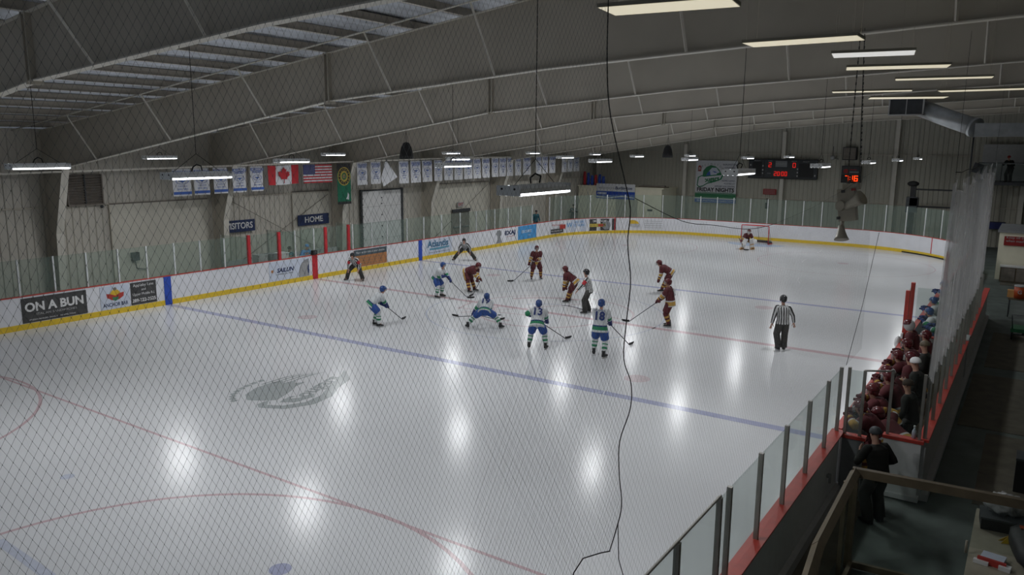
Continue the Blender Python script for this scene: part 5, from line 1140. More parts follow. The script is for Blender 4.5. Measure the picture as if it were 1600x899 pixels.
def person(label, loc, face, kit, group=None, name='hockey_player', hip=(0, 0, 0.88), lean=25, side=0, footL=(-0.18, 0.0), footR=(0.18, 0.0), toe=10, handL=None, handR=None, head_pitch=0, head_yaw=0, number=None, height=1.85, seated=False, casual=None, stick=None, hat=None, curve=8, goalie=False, skates=True, foot_z=(0, 0), armband=False, name_bar=None, bare=None, cat='person'):
    s = height/1.85
    root = empty(name, (loc[0], loc[1], loc[2] if len(loc) > 2 else 0), math.radians(face), label, cat, group)
    root.scale = (s, s, s)
    K = KITS.get(kit)
    la = math.radians(lean); U = Vector((math.sin(math.radians(side)), math.sin(la), math.cos(la))).normalized()
    X = Vector((1, 0, 0)); X = (X-U*X.dot(U)).normalized(); F = U.cross(X)
    if F.y < 0 and abs(lean) < 89: F = -F
    F = X.cross(U)*-1 if False else U.cross(X)
    hipc = Vector(hip)
    lc = math.radians(lean+curve); U2 = Vector((math.sin(math.radians(side)), math.sin(lc), math.cos(lc))).normalized()
    waist = hipc+U*0.14; chest = waist+U2*0.22; neck = chest+U2*0.17
    F2 = U2.cross(X); 
    if F2.z < -0.99: pass
    fw = Vector((0, math.cos(lc), -math.sin(lc)))
    bk = -fw
    hp = math.radians(lean+curve-head_pitch)*0.55-math.radians(head_pitch)*0.45
    HU = Vector((0, math.sin(hp), math.cos(hp)))
    head = neck+U2*0.05+HU*0.145
    Rh = Matrix.Rotation(math.radians(head_yaw), 3, 'Z') @ Matrix.Rotation(-hp, 3, 'X')
    sh = {q: chest+U2*0.10+X*(0.185*sg) for q, sg in (('L', -1), ('R', 1))}
    hj = {q: hipc+X*(0.095*sg)-U*0.02 for q, sg in (('L', -1), ('R', 1))}
    fz = 0.135 if skates else 0.09
    ft = {'L': Vector((footL[0], footL[1], fz+foot_z[0])), 'R': Vector((footR[0], footR[1], fz+foot_z[1]))}
    kn = {}; an = {}
    for q, sg in (('L', -1), ('R', 1)):
        kn[q], an[q] = ik(hj[q], ft[q], 0.43, 0.41, (0.25*sg, 1, 0.1))
    hd = {'L': Vector(handL) if handL else sh['L']+Vector((-0.12, 0.10, -0.50)), 'R': Vector(handR) if handR else sh['R']+Vector((0.12, 0.10, -0.50))}
    el = {}; wr = {}
    for q, sg in (('L', -1), ('R', 1)):
        el[q], wr[q] = ik(sh[q], hd[q], 0.29, 0.26, (0.7*sg, -0.8, -0.4))
    # body: one skinned surface
    rad = {'hip': (hipc, (0.13, 0.11)), 'waist': (waist, (0.125, 0.10)), 'chest': (chest, (0.15, 0.11)), 'neck0': (chest+U2*0.13, 0.07), 'neck': (neck+U2*0.03, 0.055)}
    seg = [('hip', 'waist'), ('waist', 'chest'), ('chest', 'neck0'), ('neck0', 'neck')]
    rad['jaw'] = (head-HU*0.045+Rh @ Vector((0, 0.018, 0)), (0.066, 0.07)); rad['skull'] = (head+HU*0.03, (0.078, 0.09)); rad['crown'] = (head+HU*0.085, (0.05, 0.055)); rad['nose'] = (head-HU*0.01+Rh @ Vector((0, 0.108, 0)), 0.013)
    seg += [('neck', 'jaw'), ('jaw', 'skull'), ('skull', 'crown'), ('jaw', 'nose')]
    showhand = {q: (K is None or K['glove'] is None) for q in 'LR'}
    for q, sg in (('L', -1), ('R', 1)):
        hd_dir = (wr[q]-el[q]).normalized()
        rad['sh'+q] = (sh[q], 0.065); rad['el'+q] = (el[q], 0.042); rad['wr'+q] = (wr[q], 0.03); rad['pm'+q] = (wr[q]+hd_dir*0.075, (0.042, 0.026))
        seg += [('chest', 'sh'+q), ('sh'+q, 'el'+q), ('el'+q, 'wr'+q), ('wr'+q, 'pm'+q)]
        if showhand[q]:
            lat = hd_dir.cross(Vector((0, 1, 0.2))).normalized(); cr = hd_dir.cross(lat).normalized()
            for f_, (o_f, ln) in enumerate(((-0.03, 0.07), (-0.01, 0.08), (0.01, 0.075), (0.03, 0.06))):
                b0 = wr[q]+hd_dir*0.095+lat*o_f; rad['f%d%s' % (f_, q)] = (b0+hd_dir*ln*0.5+cr*0.008, 0.010); rad['g%d%s' % (f_, q)] = (b0+hd_dir*ln+cr*0.03, 0.008)
                seg += [('pm'+q, 'f%d%s' % (f_, q)), ('f%d%s' % (f_, q), 'g%d%s' % (f_, q))]
            rad['t'+q] = (wr[q]+hd_dir*0.05-lat*0.06*sg+cr*0.02, 0.012); rad['u'+q] = (wr[q]+hd_dir*0.09-lat*0.075*sg+cr*0.035, 0.009); seg += [('wr'+q, 't'+q), ('t'+q, 'u'+q)]
        rad['hj'+q] = (hj[q], 0.095); rad['kn'+q] = (kn[q], 0.06); rad['an'+q] = (an[q], 0.04); rad['to'+q] = (an[q]+Vector((0.02*sg, 0.12, -0.05)), 0.035)
        seg += [('hip', 'hj'+q), ('hj'+q, 'kn'+q), ('kn'+q, 'an'+q), ('an'+q, 'to'+q)]
    skin_body('body', seg, rad, 'hip', root)
    # face
    mb = MB()
    for sg in (-1, 1):
        mb.ell(head+Rh @ Vector((0.032*sg, 0.085, 0.012)), (0.012, 0.008, 0.008), 'black', nu=6, nv=5)
    mb.build('eyes', root)
    mb = MB(); mb.ell(head+Rh @ Vector((0, 0.088, -0.058)), (0.026, 0.008, 0.006), 'adred', nu=6, nv=5); mb.build('mouth', root)
    mb = MB()
    for sg in (-1, 1): mb.ell(head+Rh @ Vector((0.083*sg, 0.0, 0.0)), (0.012, 0.022, 0.032), 'skin', nu=6, nv=5)
    mb.build('ears', root)
    j = K['j'] if K else casual['top']
    pad = 1.10 if kit in ('white', 'maroon') else 0.98
    # ---- jersey / jacket
    hem = K['hem'] if K else []
    def tb(t_):
        for a, b, m_ in hem:
            if a <= t_ < b: return m_
        return j
    mb = MB()
    path = []; rr = []
    ctl = [(hipc-U*(0.16*math.cos(la) if pad > 1 else 0.06), (0.235, 0.18)), (hipc-U*0.02, (0.215, 0.165)), (waist, (0.195, 0.15)), (waist+(chest-waist)*0.5, (0.205, 0.155)), (chest, (0.225, 0.165)), (chest+U2*0.08, (0.225, 0.15)), (chest+U2*0.135, (0.15, 0.11)), (neck+U2*0.0, (0.075, 0.075))]
    if seated: ctl = ctl[1:]
    for (p0, r0), (p1, r1) in zip(ctl, ctl[1:]):
        for i in range(4):
            f = i/4; path.append(p0.lerp(p1, f)); rr.append(((r0[0]*(1-f)+r1[0]*f)*pad, (r0[1]*(1-f)+r1[1]*f)*pad))
    path.append(ctl[-1][0]); rr.append((ctl[-1][1][0]*pad, ctl[-1][1][1]*pad))
    # side axis must be X: ref chosen so that t x ref = +-X
    refv = Vector((0, -1, 0)) if abs(U.z) > 0.3 else Vector((0, 0, 1))
    vb = None; nseg = 20
    if kit == 'ref':
        nseg = 64; vb = lambda k, i: 'ref_white' if (k//2) % 2 == 0 else 'black'
    mb.tube(path, rr, j, n=nseg, band=tb, ref=refv, vband=vb)
    for q, sg in (('L', -1), ('R', 1)):
        s0 = sh[q]-X*(0.05*sg)
        sp = [s0, sh[q], sh[q].lerp(el[q], 0.35), sh[q].lerp(el[q], 0.7), el[q], el[q].lerp(wr[q], 0.35), el[q].lerp(wr[q], 0.7), wr[q]-(wr[q]-el[q]).normalized()*0.02]
        fine = []; fr = []; rs_ = [0.11, 0.122, 0.11, 0.098, 0.09, 0.082, 0.072, 0.066]
        if pad < 1: rs_ = [r_*0.72 for r_ in rs_]
        for a in range(7):
            for i in range(3): fine.append(sp[a].lerp(sp[a+1], i/3)); fr.append(rs_[a]+(rs_[a+1]-rs_[a])*i/3)
        fine.append(sp[-1]); fr.append(rs_[-1])
        slv = K['slv'] if K else []
        def sb(t_):
            for a, b, m_ in slv:
                if a <= t_ < b: return m_
            return j
        vb2 = None
        if kit == 'ref':
            ab = armband
            vb2 = lambda k, i, ab=ab: ('flagred' if (ab and 5 <= i <= 9) else ('ref_white' if k % 4 < 2 else 'black'))
        mb.tube(fine, fr, j, n=16 if kit == 'ref' else 12, band=sb, vband=vb2)
    mb.build('jersey' if K else 'jacket', root)
    if number:
        c = chest+U2*0.0+bk*0.170*pad
        Rn = orient(X, U2)
        if Rn.col[2].dot(bk) < 0: Rn = orient(-X, U2)
        # seen from behind, the reading direction runs to the wearer's right
        text(number, 0.36, K['num'], root, c+bk*0.008-U2*0.05, orient(X, U2), name='jersey_number', bold=0.03, ext=0.004)
        if name_bar: text(name_bar, 0.085, K['num'], root, c+bk*0.012+U2*0.13, orient(X, U2), name='jersey_name', bold=0.01, ext=0.002)
    # ---- pants
    pm = K['pants'] if K else casual['legs']
    mb = MB(); baggy = kit in ('white', 'maroon') or goalie
    hr = (0.135 if baggy else 0.115)
    mb.tube([hipc+U*0.10, hipc, hipc-U*0.12], [(0.17, 0.13), (0.21, 0.17), (0.20, 0.16)] if baggy else [(0.16, 0.12), (0.18, 0.14), (0.16, 0.13)], pm, n=16, ref=refv)
    stp = K.get('stripe') if K else None
    for q, sg in (('L', -1), ('R', 1)):
        if baggy:
            e = hj[q].lerp(kn[q], 0.92)
            mb.tube([hj[q]+U*0.03, hj[q].lerp(e, 0.4), e.lerp(hj[q], 0.1), e], [hr*0.95, hr*1.05, hr, hr*0.88], pm, n=14, vband=(lambda k, i: stp if k in (0,) else pm) if stp else None)
        else:
            mb.tube([hj[q]+U*0.03, hj[q].lerp(kn[q], 0.5), kn[q], kn[q].lerp(an[q], 0.5), an[q]-Vector((0, 0, 0.03))], [hr, hr*1.0, hr*0.92, hr*0.88, hr*0.85], pm, n=14)
    mb.build('pants', root)
    if baggy:
        for q, sg in (('L', -1), ('R', 1)):
            mb = MB(); sbs = K['sockb']
            def kb(t_):
                for a, b, m_ in sbs:
                    if a <= t_ < b: return m_
                return K['sock']
            pts = [kn[q]+(hj[q]-kn[q])*0.1+(kn[q]-an[q])*0.02]; pts += [kn[q].lerp(an[q], i/12) for i in range(13)]
            rads = [0.085]+[0.094-0.028*(i/12)+0.010*math.sin(PI*i/12) for i in range(13)]
            mb.tube(pts, rads, K['sock'], n=12, band=kb); mb.build('sock', root)
    # ---- footwear
    for q, sg in (('L', -1), ('R', 1)):
        ta = math.radians(toe)*sg; fd = Vector((math.sin(ta), math.cos(ta), 0)); fl = Vector((fd.y, -fd.x, 0)); A = an[q]
        base = A.z-fz
        mb = MB()
        def fp(a, b, z_): return A+fd*a+fl*b+Vector((0, 0, z_))
        sole = 0.04 if skates else 0.0
        zs = -fz+ (0.05 if skates else 0.0)
        mb.tube([fp(-0.02, 0, 0.10 if skates else 0.02), fp(-0.02, 0, 0.0), fp(0.0, 0, -0.045), ], [0.058, 0.055, 0.058], 'black', n=10)
        vs = []
        for (a, wdt, zt) in ((-0.085, 0.030, 0.01), (-0.05, 0.042, 0.035), (0.03, 0.043, 0.02), (0.09, 0.046, -0.02), (0.15, 0.045, -0.04), (0.195, 0.028, -0.055)):
            vs += [fp(a, -wdt, zs), fp(a, wdt, zs), fp(a, wdt*0.8, min(zt, 0.03)), fp(a, -wdt*0.8, min(zt, 0.03))]
        fs = []
        for i in range(5):
            for k in range(4): k2 = (k+1) % 4; fs.append((4*i+k, 4*i+k2, 4*i+4+k2, 4*i+4+k))
        fs += [(0, 1, 2, 3), (23, 22, 21, 20)]
        mb.add(vs, fs, 'black', False); bt = mb.build('skate' if skates else 'shoe', root)
        if skates:
            mb = MB(); mb.poly([fp(-0.09, -0.008, zs), fp(0.17, -0.008, zs), fp(0.15, -0.008, zs-0.03), fp(-0.07, -0.008, zs-0.03)], 'white', fl*0.016)
            mb.poly([fp(-0.11, -0.003, zs-0.028), fp(0.19, -0.003, zs-0.028), fp(0.205, -0.003, zs-0.036), fp(0.18, -0.003, zs-0.05), fp(-0.10, -0.003, zs-0.05)], 'steel', fl*0.006); mb.build('blade', bt)
    # ---- gloves
    if not showhand['L']:
        for q, sg in (('L', -1), ('R', 1)):
            dd = (wr[q]-el[q]).normalized(); lat = dd.cross(Vector((0, 0, 1))); lat = lat.normalized() if lat.length > 0.1 else Vector((1, 0, 0)); up = lat.cross(dd)
            Rg = Matrix((lat, dd, up)).transposed(); c = wr[q]+dd*0.06
            mb = MB(); gm = K['glove']; cm = K['sock'] if kit == 'white' else 'j_gold'
            mb.tube([wr[q]-dd*0.09, wr[q]-dd*0.02, wr[q]+dd*0.02], [0.078, 0.066, 0.058], gm, n=12, band=lambda t_: cm if t_ < 0.3 and kit == 'maroon' else gm)
            mb.ell(c, (0.062, 0.068, 0.05), gm, Rg, nu=10, nv=7)
            for f_ in range(4): mb.tube([c+lat*(-0.045+0.03*f_)+dd*0.035, c+lat*(-0.045+0.03*f_)+dd*0.075-up*0.015, c+lat*(-0.045+0.03*f_)+dd*0.065-up*0.055], [0.019, 0.019, 0.016], gm, n=7)
            mb.tube([c-lat*0.05*sg-dd*0.01, c-lat*0.085*sg+dd*0.03-up*0.01, c-lat*0.075*sg+dd*0.06-up*0.03], [0.02, 0.019, 0.015], gm, n=7)
            mb.build('glove', root)
    # ---- headgear / hair
    if K:
        mb = MB()
        if goalie:
            mb.ell(head, (0.125, 0.15, 0.16), 'lgrey', Rh, nu=16, nv=10); mb.ell(head+Rh @ Vector((0, 0.02, 0.03)), (0.128, 0.14, 0.145), 'helmet_maroon', Rh, nu=16, nv=8, z0=0.1)
            for zq in (-0.06, -0.02, 0.02): mb.tube([head+Rh @ Vector((math.sin(a)*0.12, math.cos(a)*0.165, zq)) for a in (-0.7, -0.35, 0, 0.35, 0.7)], 0.005, 'steel', n=5)
            mb.build('mask', root)
        else:
            def hf(v): return Vector((v.x, v.y*(1.0), v.z))
            mb.ell(head+Rh @ Vector((0, -0.008, 0.022)), (0.112, 0.136, 0.125), K['helm'], Rh, nu=18, nv=8, z0=-0.12)
            mb.ell(head+Rh @ Vector((0, -0.055, -0.02)), (0.098, 0.082, 0.09), K['helm'], Rh, nu=14, nv=7)
            for sg in (-1, 1): mb.ell(head+Rh @ Vector((0.094*sg, 0.0, -0.02)), (0.02, 0.04, 0.055), K['helm'], Rh, nu=8, nv=6)
            mb.build('helmet', root)
            mb = MB(); mb.tube([head+Rh @ Vector((sg*0.085, 0.03, -0.03)) if k_ != 1 else head+Rh @ Vector((0, 0.055, -0.105)) for k_, sg in enumerate((-1, 0, 1))], 0.006, 'black', n=5); mb.build('chin_strap', root)
            if kit != 'ref':
                mb = MB(); cage = kit == 'maroon'
                if cage:
                    for zq in (-0.075, -0.045, -0.015, 0.015): mb.tube([head+Rh @ Vector((math.sin(a)*0.105, math.cos(a)*0.145-0.005, zq)) for a in (-1.0, -0.5, 0, 0.5, 1.0)], 0.0045, 'steel', n=5)
                    for a in (-0.8, -0.4, 0, 0.4, 0.8): mb.tube([head+Rh @ Vector((math.sin(a)*0.105, math.cos(a)*0.145-0.005, zq)) for zq in (0.04, -0.09)], 0.0045, 'steel', n=5)
                else:
                    pts = [head+Rh @ Vector((math.sin(a)*0.112, math.cos(a)*0.138, zq)) for zq in (0.05, -0.04) for a in [x_*0.2-1.0 for x_ in range(11)]]
                    mb.add(pts, [(i, i+1, i+12, i+11) for i in range(10)], 'visor', True)
                mb.build('face_guard', root)
    else:
        mb = MB(); hc = casual.get('hat', 'hair')
        mb.ell(head+Rh @ Vector((0, -0.012, 0.025)), (0.098, 0.118, 0.105), hc, Rh, nu=16, nv=8, z0=-0.25)
        if casual.get('brim'): mb.poly([head+Rh @ Vector((math.sin(a)*0.09, 0.09+math.cos(a)*0.08, 0.04)) for a in (-1.4, -0.8, -0.3, 0.3, 0.8, 1.4)], hc, (0, 0, 0.01))
        mb.build('hat' if casual.get('hat') else 'hair', root)
    if goalie:
        for q, sg in (('L', -1), ('R', 1)):
            d = (an[q]-kn[q]).normalized(); lx = Vector((1, 0, 0)); lx = (lx-d*lx.dot(d)).normalized(); fy = lx.cross(d); fy = fy if fy.y > 0 else -fy
            Rp = Matrix((lx, d, fy)).transposed(); mb = MB()
            mb.box(kn[q].lerp(an[q], 0.5)+fy*0.10, (0.28, 0.52, 0.09), 'white', Rp); mb.box(kn[q]-d*0.14+fy*0.12, (0.27, 0.22, 0.09), 'white', Rp); mb.box(an[q]+d*0.04+fy*0.10, (0.27, 0.18, 0.12), 'tanpad', Rp)
            mb.box(kn[q].lerp(an[q], 0.35)+fy*0.15, (0.29, 0.06, 0.02), 'tanpad', Rp); mb.build('leg_pad', root)
        mb = MB(); mb.box(wr['R']+Vector((0, 0.09, 0)), (0.2, 0.05, 0.34), 'white'); mb.build('blocker', root)
        mb = MB(); mb.ell(wr['L']+Vector((-0.03, 0.08, 0)), (0.16, 0.08, 0.17), 'white'); mb.build('catching_glove', root)
    root['wrists'] = 0
    bpy.context.view_layer.update()
    Mx = Matrix.Translation(root.location) @ Matrix.Rotation(math.radians(face), 4, 'Z') @ Matrix.Diagonal((s, s, s, 1))
    del root['wrists']
    return root, {q: Mx @ (wr[q]+(wr[q]-el[q]).normalized()*0.06) for q in 'LR'}, Mx
def hockey_stick(top, hand, blade, label, toe_dir, goalie=False, tape='black'):
    """shaft from butt end through the hand to the heel on the ice, then the blade"""
    top = Vector(top); heel = Vector(blade); d = (heel-top).normalized()
    t = empty('hockey_stick', tuple(heel), 0, label, 'hockey stick')
    mb = MB(); a = top-heel
    mb.tube([a, a*0.5, Vector((0, 0, 0))], 0.0145, 'char', n=6, smooth=False); mb.build('shaft', t)
    td = Vector(toe_dir).normalized(); mb = MB(); w_ = 0.04
    n_ = Vector((-td.y, td.x, 0)).normalized()*0.008
    pts = [(-0.02, 0.02), (0.02, -0.012), (0.12, -0.015), (0.24, -0.01), (0.30, 0.02), (0.29, 0.06), (0.2, 0.062), (0.05, 0.06), (0, 0.075)]
    mb.poly([td*u+Vector((0, 0, v))+n_*(-1+0.0)+Vector((-td.y, td.x, 0))*0.25*max(0, u-0.12)**1.5 for u, v in pts], 'black', n_*2); mb.build('blade', t)
    mb = MB(); mb.tube([a*1.0, a-a.normalized()*0.22], 0.018, 'black' if tape == 'black' else 'white', n=6); mb.build('grip_tape', t)
    return t
CR = Vector((_r.x, _r.y, 0)).normalized(); CF = Vector((-CR.y, CR.x, 0))    # rink-plan directions: along the view's right, and away
def ang(v): return math.degrees(math.atan2(-v.x, v.y))       # heading (deg about z) so that local +y points along v
A_RIGHT = ang(CR); A_LEFT = ang(-CR); A_AWAY = ang(CF); A_CAM = ang(-CF)

def skater(label, xy, face, kit, blade=None, top=(0.0, 0.38, 0.95), f_low=0.40, top_hand='L', one=False, free=None, stick_label=None, h=1.85, **kw):
    s = h/1.85; Mx = Matrix.Translation((xy[0], xy[1], 0)) @ Matrix.Rotation(math.radians(face), 4, 'Z') @ Matrix.Diagonal((s, s, s, 1)); inv = Mx.inverted()
    if blade:
        bl_ = inv @ Vector((blade[0], blade[1], 0.03)); tp = Vector(top); low = tp.lerp(bl_, f_low)
        hands = {'L': tuple(tp), 'R': tuple(low)} if top_hand == 'L' else {'R': tuple(tp), 'L': tuple(low)}
        if one: hands['R' if top_hand == 'L' else 'L'] = free
        kw['handL'], kw['handR'] = hands['L'], hands['R']
    r_, wr, M_ = person(label, (xy[0], xy[1], 0), face, kit, height=h, **kw)
    if blade:
        tw = wr[top_hand]; dirv = (Vector((blade[0], blade[1], 0.02))-tw); butt = tw-dirv.normalized()*0.06
        fd = M_.to_3x3() @ Vector((0, 1, 0)); toe = kw.get('toe_dir')
        dd = Vector((dirv.x, dirv.y, 0)); dd = dd.normalized() if dd.length > 0.1 else fd
        hockey_stick(butt, None, (blade[0], blade[1], 0.02), stick_label or 'black hockey stick held by the '+label, dd)
    return r_
GW = 'skaters in white jerseys on the ice'; GM = 'skaters in maroon jerseys on the ice'; GR = 'striped officials on the ice'
skater('skater in white jersey and blue helmet bending forward alone at left', (9.33, -5.55), A_RIGHT+18, 'white', (9.35, -4.25), (0.0, 0.30, 0.80), 0.25, 'L', lean=44, hip=(0, -0.20, 0.89), footL=(-0.15, -0.06), footR=(0.15, 0.04), head_pitch=20, h=1.74, group=GW, stick_label='black stick of the bending white skater alone at left')
skater('skater in white jersey reaching his stick to the right near the centre line', (7.72, -0.12), A_RIGHT-22, 'white', (8.80, 0.45), (0.0, 0.28, 1.0), 0.35, 'R', lean=32, hip=(0, -0.14, 0.91), footL=(-0.22, 0.02), footR=(0.22, -0.02), head_pitch=20, h=1.72, group=GW, stick_label='black stick reaching right beside the maroon skater bent double')
skater('skater in maroon jersey bent double facing right with stick on the ice', (8.12, 1.65), A_RIGHT-30, 'maroon', (8.62, 1.05), (0.0, 0.42, 0.66), 0.3, 'R', lean=64, hip=(0, -0.26, 0.93), footL=(-0.24, 0.0), footR=(0.24, 0.02), head_pitch=10, h=1.80, group=GM, stick_label='black stick standing on the ice before the bent maroon skater')
skater('crouching centre in white number 19 jersey with legs spread wide', (12.60, -3.54), A_AWAY-8, 'white', (12.3, -2.25), (-0.55, 0.42, 0.42), 0.55, 'L', lean=52, hip=(0, -0.05, 0.68), footL=(-0.64, -0.06), footR=(0.60, 0.04), toe=35, head_pitch=35, number='19', h=1.74, group=GW, stick_label='black stick in the hands of the wide crouching centre')
skater('linesman crouching with hands on knees in front of the orange advert', (1.90, 0.72), A_CAM-12, 'ref', lean=48, hip=(0, -0.24, 0.80), footL=(-0.42, 0.0), footR=(0.42, 0.0), toe=25, handL=(-0.27, 0.16, 0.58), handR=(0.27, 0.16, 0.58), head_pitch=30, armband=True, h=1.78, name='official', group=GR)
skater('linesman crouching with legs spread wide beside the Atlantis advert', (2.04, 9.06), A_CAM-6, 'ref', lean=48, hip=(0, -0.24, 0.72), footL=(-0.62, 0.0), footR=(0.62, 0.0), toe=30, handL=(-0.34, 0.12, 0.52), handR=(0.34, 0.12, 0.52), head_pitch=30, h=1.78, name='official', group=GR)
skater('skater in maroon jersey standing upright with stick trailing to the left', (8.58, 6.2), A_CAM+8, 'maroon', (8.05, 5.0), (0.02, 0.34, 1.05), 0.42, 'L', lean=10, hip=(0, -0.05, 0.925), footL=(-0.24, 0.0), footR=(0.24, 0.0), head_pitch=12, h=1.75, group=GM, stick_label='black stick trailing left of the upright maroon skater at back')
skater('skater in maroon jersey leaning forward to the left beside the referee', (12.64, 2.2), A_LEFT-18, 'maroon', lean=46, hip=(0, -0.32, 0.92), footL=(-0.12, 0.0), footR=(0.14, -0.03), handL=(-0.14, 0.14, 0.62), handR=(0.14, 0.10, 0.62), head_pitch=32, h=1.80, number='12', group=GM)
skater('referee with red armband holding one arm low for the faceoff', (14.30, 0.80), A_LEFT-5, 'ref', lean=8, hip=(0, -0.08, 0.935), footL=(-0.18, 0.06), footR=(0.2, -0.1), handL=(-0.24, 0.44, 0.86), handR=(0.06, 0.30, 1.02), head_pitch=12, armband=True, h=1.80, name='official', group=GR)
skater('skater in white number 13 jersey seen from behind with feet apart', (15.62, -4.86), A_AWAY-10, 'white', (15.72, -3.25), (-0.30, 0.20, 1.10), 0.52, 'L', lean=34, hip=(0, -0.10, 0.90), footL=(-0.28, 0.0), footR=(0.28, 0.0), toe=15, head_pitch=25, number='13', name_bar='JENSEN', h=1.76, group=GW, stick_label='black stick with hooked blade held by the number 13 skater with feet apart')
skater('skater in white number 18 jersey standing upright seen from behind', (17.65, -4.52), A_AWAY-20, 'white', (17.82, -2.75), (0.05, 0.26, 1.12), 0.30, 'L', lean=6, hip=(0, 0.0, 0.94), footL=(-0.2, 0.12), footR=(0.18, -0.14), toe=20, head_pitch=5, number='18', name_bar='HOWELL', h=1.84, group=GW, stick_label='black stick held out right by the tall number 18 skater')
skater('skater in maroon jersey bent over behind another maroon skater at right', (14.92, 6.6), A_LEFT-10, 'maroon', lean=56, hip=(0, -0.36, 0.93), footL=(-0.18, 0.05), footR=(0.18, -0.2), handL=(-0.14, 0.16, 0.62), handR=(0.14, 0.14, 0.62), head_pitch=25, h=1.82, group=GM)
skater('skater in maroon jersey standing upright with stick pointing left', (17.82, 0.52), A_LEFT-20, 'maroon', (16.32, 0.35), (-0.1, 0.34, 1.02), 0.18, 'R', lean=4, hip=(0, 0, 0.945), footL=(-0.12, 0.0), footR=(0.12, 0.04), head_pitch=4, h=1.80, number='22', group=GM, stick_label='black stick pointing left from the upright maroon skater at right')
skater('linesman standing upright with his back turned on the right side of the ice', (22.04, -0.53), A_AWAY-2, 'ref', lean=3, hip=(0, 0, 0.945), footL=(-0.09, 0.0), footR=(0.09, 0.02), handL=(-0.33, 0.06, 0.86), handR=(0.38, 0.10, 0.90), head_pitch=0, h=1.84, name='official', group=GR)
skater('goaltender in maroon with white leg pads crouching in front of the net', (13.25, 23.8), A_CAM+10, 'maroon', lean=48, hip=(0, -0.25, 0.70), footL=(-0.36, 0.0), footR=(0.36, 0.0), toe=10, handL=(-0.35, 0.30, 0.55), handR=(0.35, 0.30, 0.5), head_pitch=30, goalie=True, h=1.78)
hockey_stick((12.9, 23.3, 0.75), None, (13.3, 23.2, 0.02), 'wide goalie stick held across the pads of the goaltender', (1, 0.2, 0))
hockey_stick((12.9, -3.0, 0.42), None, (10.75, -2.7, 0.03), 'long pale stick lying flat to the left of the crouching centre', (-1, 0.1, 0))

# ---- players on the benches
GB = 'maroon players leaning on the boards at the near bench'
bench = [
    ((25.98, -9.35), 95, 42, 0.90, 'maroon player with gold shoulder patch nearest the bench gate', 1.86),
    ((26.28, -9.15), 60, 62, 0.92, 'maroon player bending over with gold and white sleeve stripes inside the gate', 1.86),
    ((25.98, -8.30), 90, 35, 0.92, 'maroon player second along the bench front', 1.84),
    ((26.08, -7.35), 85, 26, 0.92, 'maroon player with pale shoulder patches third along the bench front', 1.86),
    ((25.99, -6.45), 95, 40, 0.92, 'maroon helmeted player fourth along the bench front', 1.84),
    ((26.22, -5.55), 80, 18, 0.92, 'maroon player standing back from the boards in mid bench', 1.86),
    ((25.99, -4.95), 90, 36, 0.92, 'maroon helmeted player fifth along the bench front', 1.84),
    ((26.02, -3.75), 92, 34, 0.92, 'maroon player with gold crest near the far end of the bench', 1.88),
    ((26.2, -2.8), 90, 12, 0.92, 'maroon player beside the coaches at the far end of the bench', 1.82)]
for (x, y), fa, ln, hz, lb, h in bench:
    person(lb, (x+0.07, y, 0), fa, 'maroon', group=GB, lean=ln, hip=(0, -0.1-ln*0.004, hz-ln*0.0012), footL=(-0.17, -0.05), footR=(0.17, -0.05), handL=(-0.22, 0.34 if ln > 20 else 0.25, 1.22 if ln > 20 else 1.0), handR=(0.22, 0.34 if ln > 20 else 0.25, 1.22 if ln > 20 else 1.0), head_pitch=22, height=h)
person('bench goaltender with black and white mask standing at the end of the maroon bench', (25.95, -1.95, 0), 85, 'maroon', lean=10, hip=(0, 0, 0.9), handL=(-0.25, 0.3, 1.15), handR=(0.25, 0.3, 1.15), goalie=True, height=1.85)
cas = dict(top='jacket_dark', legs='pants_black')
person('coach in black jacket with bare head standing at the back of the maroon bench', (26.55, -6.1, 0), 88, None, lean=6, hip=(0, 0, 0.9), casual=dict(top='jacket_dark', legs='pants_black', hat=None), footL=(-0.13, 0), footR=(0.13, 0), height=1.86, name='person', skates=False, handL=(-0.1, 0.28, 1.15), handR=(0.12, 0.28, 1.12))
person('coach in long black coat with brown cap near the bench divider', (26.5, -4.1, 0), 92, None, lean=5, hip=(0, 0, 0.9), casual=dict(top='jacket_dark', legs='pants_black', hat='wood'), footL=(-0.13, 0), footR=(0.13, 0), height=1.82, name='person', skates=False, handL=(-0.1, 0.28, 1.15), handR=(0.12, 0.28, 1.12))
person('assistant coach in dark clothes behind the end of the maroon bench', (26.62, -7.9, 0), 80, None, lean=5, hip=(0, 0, 0.9), casual=dict(top='jacket_dark', legs='pants_black'), footL=(-0.13, 0), footR=(0.13, 0), height=1.80, name='person', skates=False)
person('man in dark jacket and grey cap standing outside the bench gate', (26.55, -11.3, 0), 50, None, lean=8, hip=(0, 0, 0.9), casual=dict(top='jacket_dark', legs='pants_black', hat='char'), footL=(-0.14, -0.02), footR=(0.14, 0.02), handL=(-0.14, 0.34, 1.22), handR=(0.2, 0.20, 1.0), height=1.78, name='person', skates=False)
GWB = 'white players on the far bench'
for (x, y), fa, ln, lb, seated in (((25.95, 7.1), 92, 30, 'white jersey player with pale blue helmet farthest along the white bench', False), ((26.1, 5.2), 90, 34, 'white jersey player leaning on the boards second from the far end', False), ((26.0, 3.3), 90, 30, 'white jersey player in the middle of the white bench', False), ((26.15, 1.5), 90, 38, 'white jersey player bending low next to the bench divider', False), ((26.45, 0.4), 80, 14, 'white jersey player standing against the divider glass', False)):
    person(lb, (x, y, 0), fa, 'white', group=GWB, lean=ln, hip=(0, -0.15, 0.86), handL=(-0.25, 0.42, 1.18), handR=(0.25, 0.42, 1.18), head_pitch=20, height=1.82)
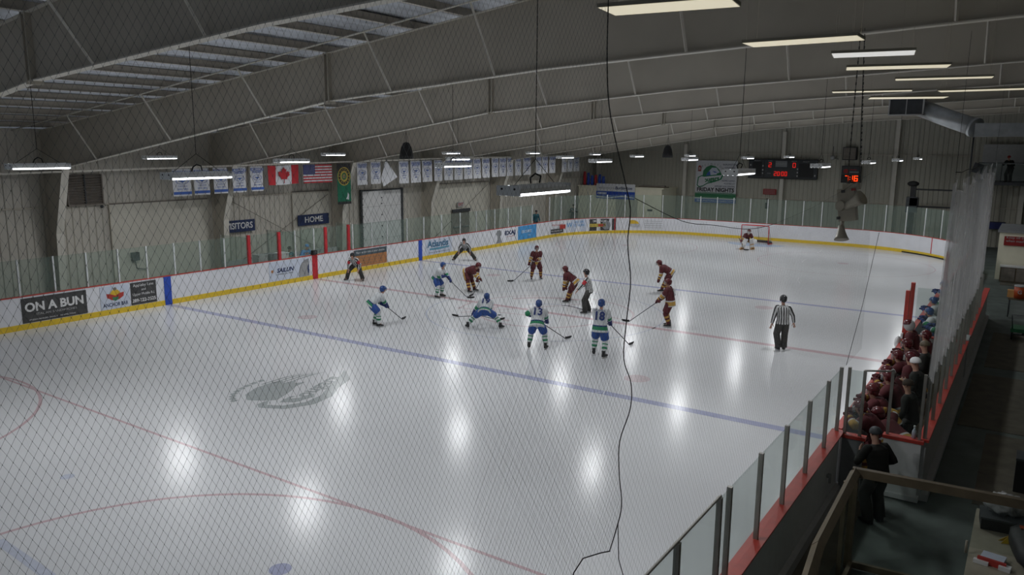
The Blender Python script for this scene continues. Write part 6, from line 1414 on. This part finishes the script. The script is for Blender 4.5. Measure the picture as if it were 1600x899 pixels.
# officials' box, far spectators, balcony
person('seated timekeeper in dark teal jacket behind the red glass post', (-1.0, -0.85, 0.12), -90, None, lean=16, hip=(0, 0, 0.75), casual=dict(top='jacket_teal', legs='pants_black'), footL=(-0.14, 0.35), footR=(0.14, 0.35), handL=(-0.2, 0.38, 1.05), handR=(0.2, 0.38, 1.05), height=1.76, name='person', skates=False)
person('seated timekeeper in blue jacket and cap at the white table', (-1.0, 0.2, 0.12), -92, None, lean=18, hip=(0, 0, 0.75), casual=dict(top='jacket_blue', legs='pants_black', hat='jacket_blue'), footL=(-0.14, 0.35), footR=(0.14, 0.35), handL=(-0.2, 0.38, 1.05), handR=(0.2, 0.38, 1.05), height=1.78, name='person', skates=False)
for y, lb in ((-0.85, 'dark stool under the teal jacketed timekeeper'), (0.2, 'dark stool under the blue jacketed timekeeper')):
    t = empty('stool', (-1.03, y, 0), 0, lb, 'stool'); mb = MB(); mb.tube([(0, 0, 0.66), (0, 0, 0.71)], 0.18, 'char', n=14); mb.build('seat', t)
    for a in (0.8, 2.4, 3.9, 5.5): mb = MB(); mb.tube([(0.12*math.cos(a), 0.12*math.sin(a), 0.66), (0.2*math.cos(a), 0.2*math.sin(a), 0)], 0.015, 'steel', n=5); mb.build('leg', t)
person('spectator in dark jacket standing behind the far corner glass', (-3.25, 30.6, 0), -150, None, lean=2, hip=(0, 0, 0.9), casual=dict(top='jacket_dark', legs='pants_black'), footL=(-0.13, 0), footR=(0.13, 0), handL=(-0.14, 0.26, 1.15), handR=(0.14, 0.26, 1.15), height=1.80, name='person', skates=False)
person('spectator in slate blue coat by the wall left of the cream room', (-3.0, 24.4, 0), -120, None, lean=4, hip=(0, 0, 0.9), casual=dict(top='jacket_teal', legs='char', hat='char'), footL=(-0.13, 0), footR=(0.13, 0), height=1.72, name='person', skates=False)
person('person in red cap and dark clothes leaning on the high balcony railing', (26.62, 32.0, 4.4), 150, None, lean=18, hip=(0, -0.1, 0.9), casual=dict(top='jacket_dark', legs='pants_black', hat='signred'), footL=(-0.13, 0), footR=(0.13, 0), handL=(-0.2, 0.32, 1.15), handR=(0.2, 0.32, 1.15), height=1.76, name='person', skates=False)
t = empty('water_bottle', (26.9, -9.95, 1.16), 0, 'clear water bottle standing on the red cap of the bench end wall', 'bottle'); mb = MB(); mb.tube([(0, 0, 0), (0, 0, 0.14), (0, 0, 0.18), (0, 0, 0.21)], [0.035, 0.035, 0.015, 0.015], 'adpale', n=10); mb.build('body', t); mb = MB(); mb.tube([(0, 0, 0.21), (0, 0, 0.24)], 0.018, 'white', n=8); mb.build('cap', t)
t = empty('hockey_stick_rack', (25.8, 27.0, 0), 0)
bpy.data.objects.remove(t)
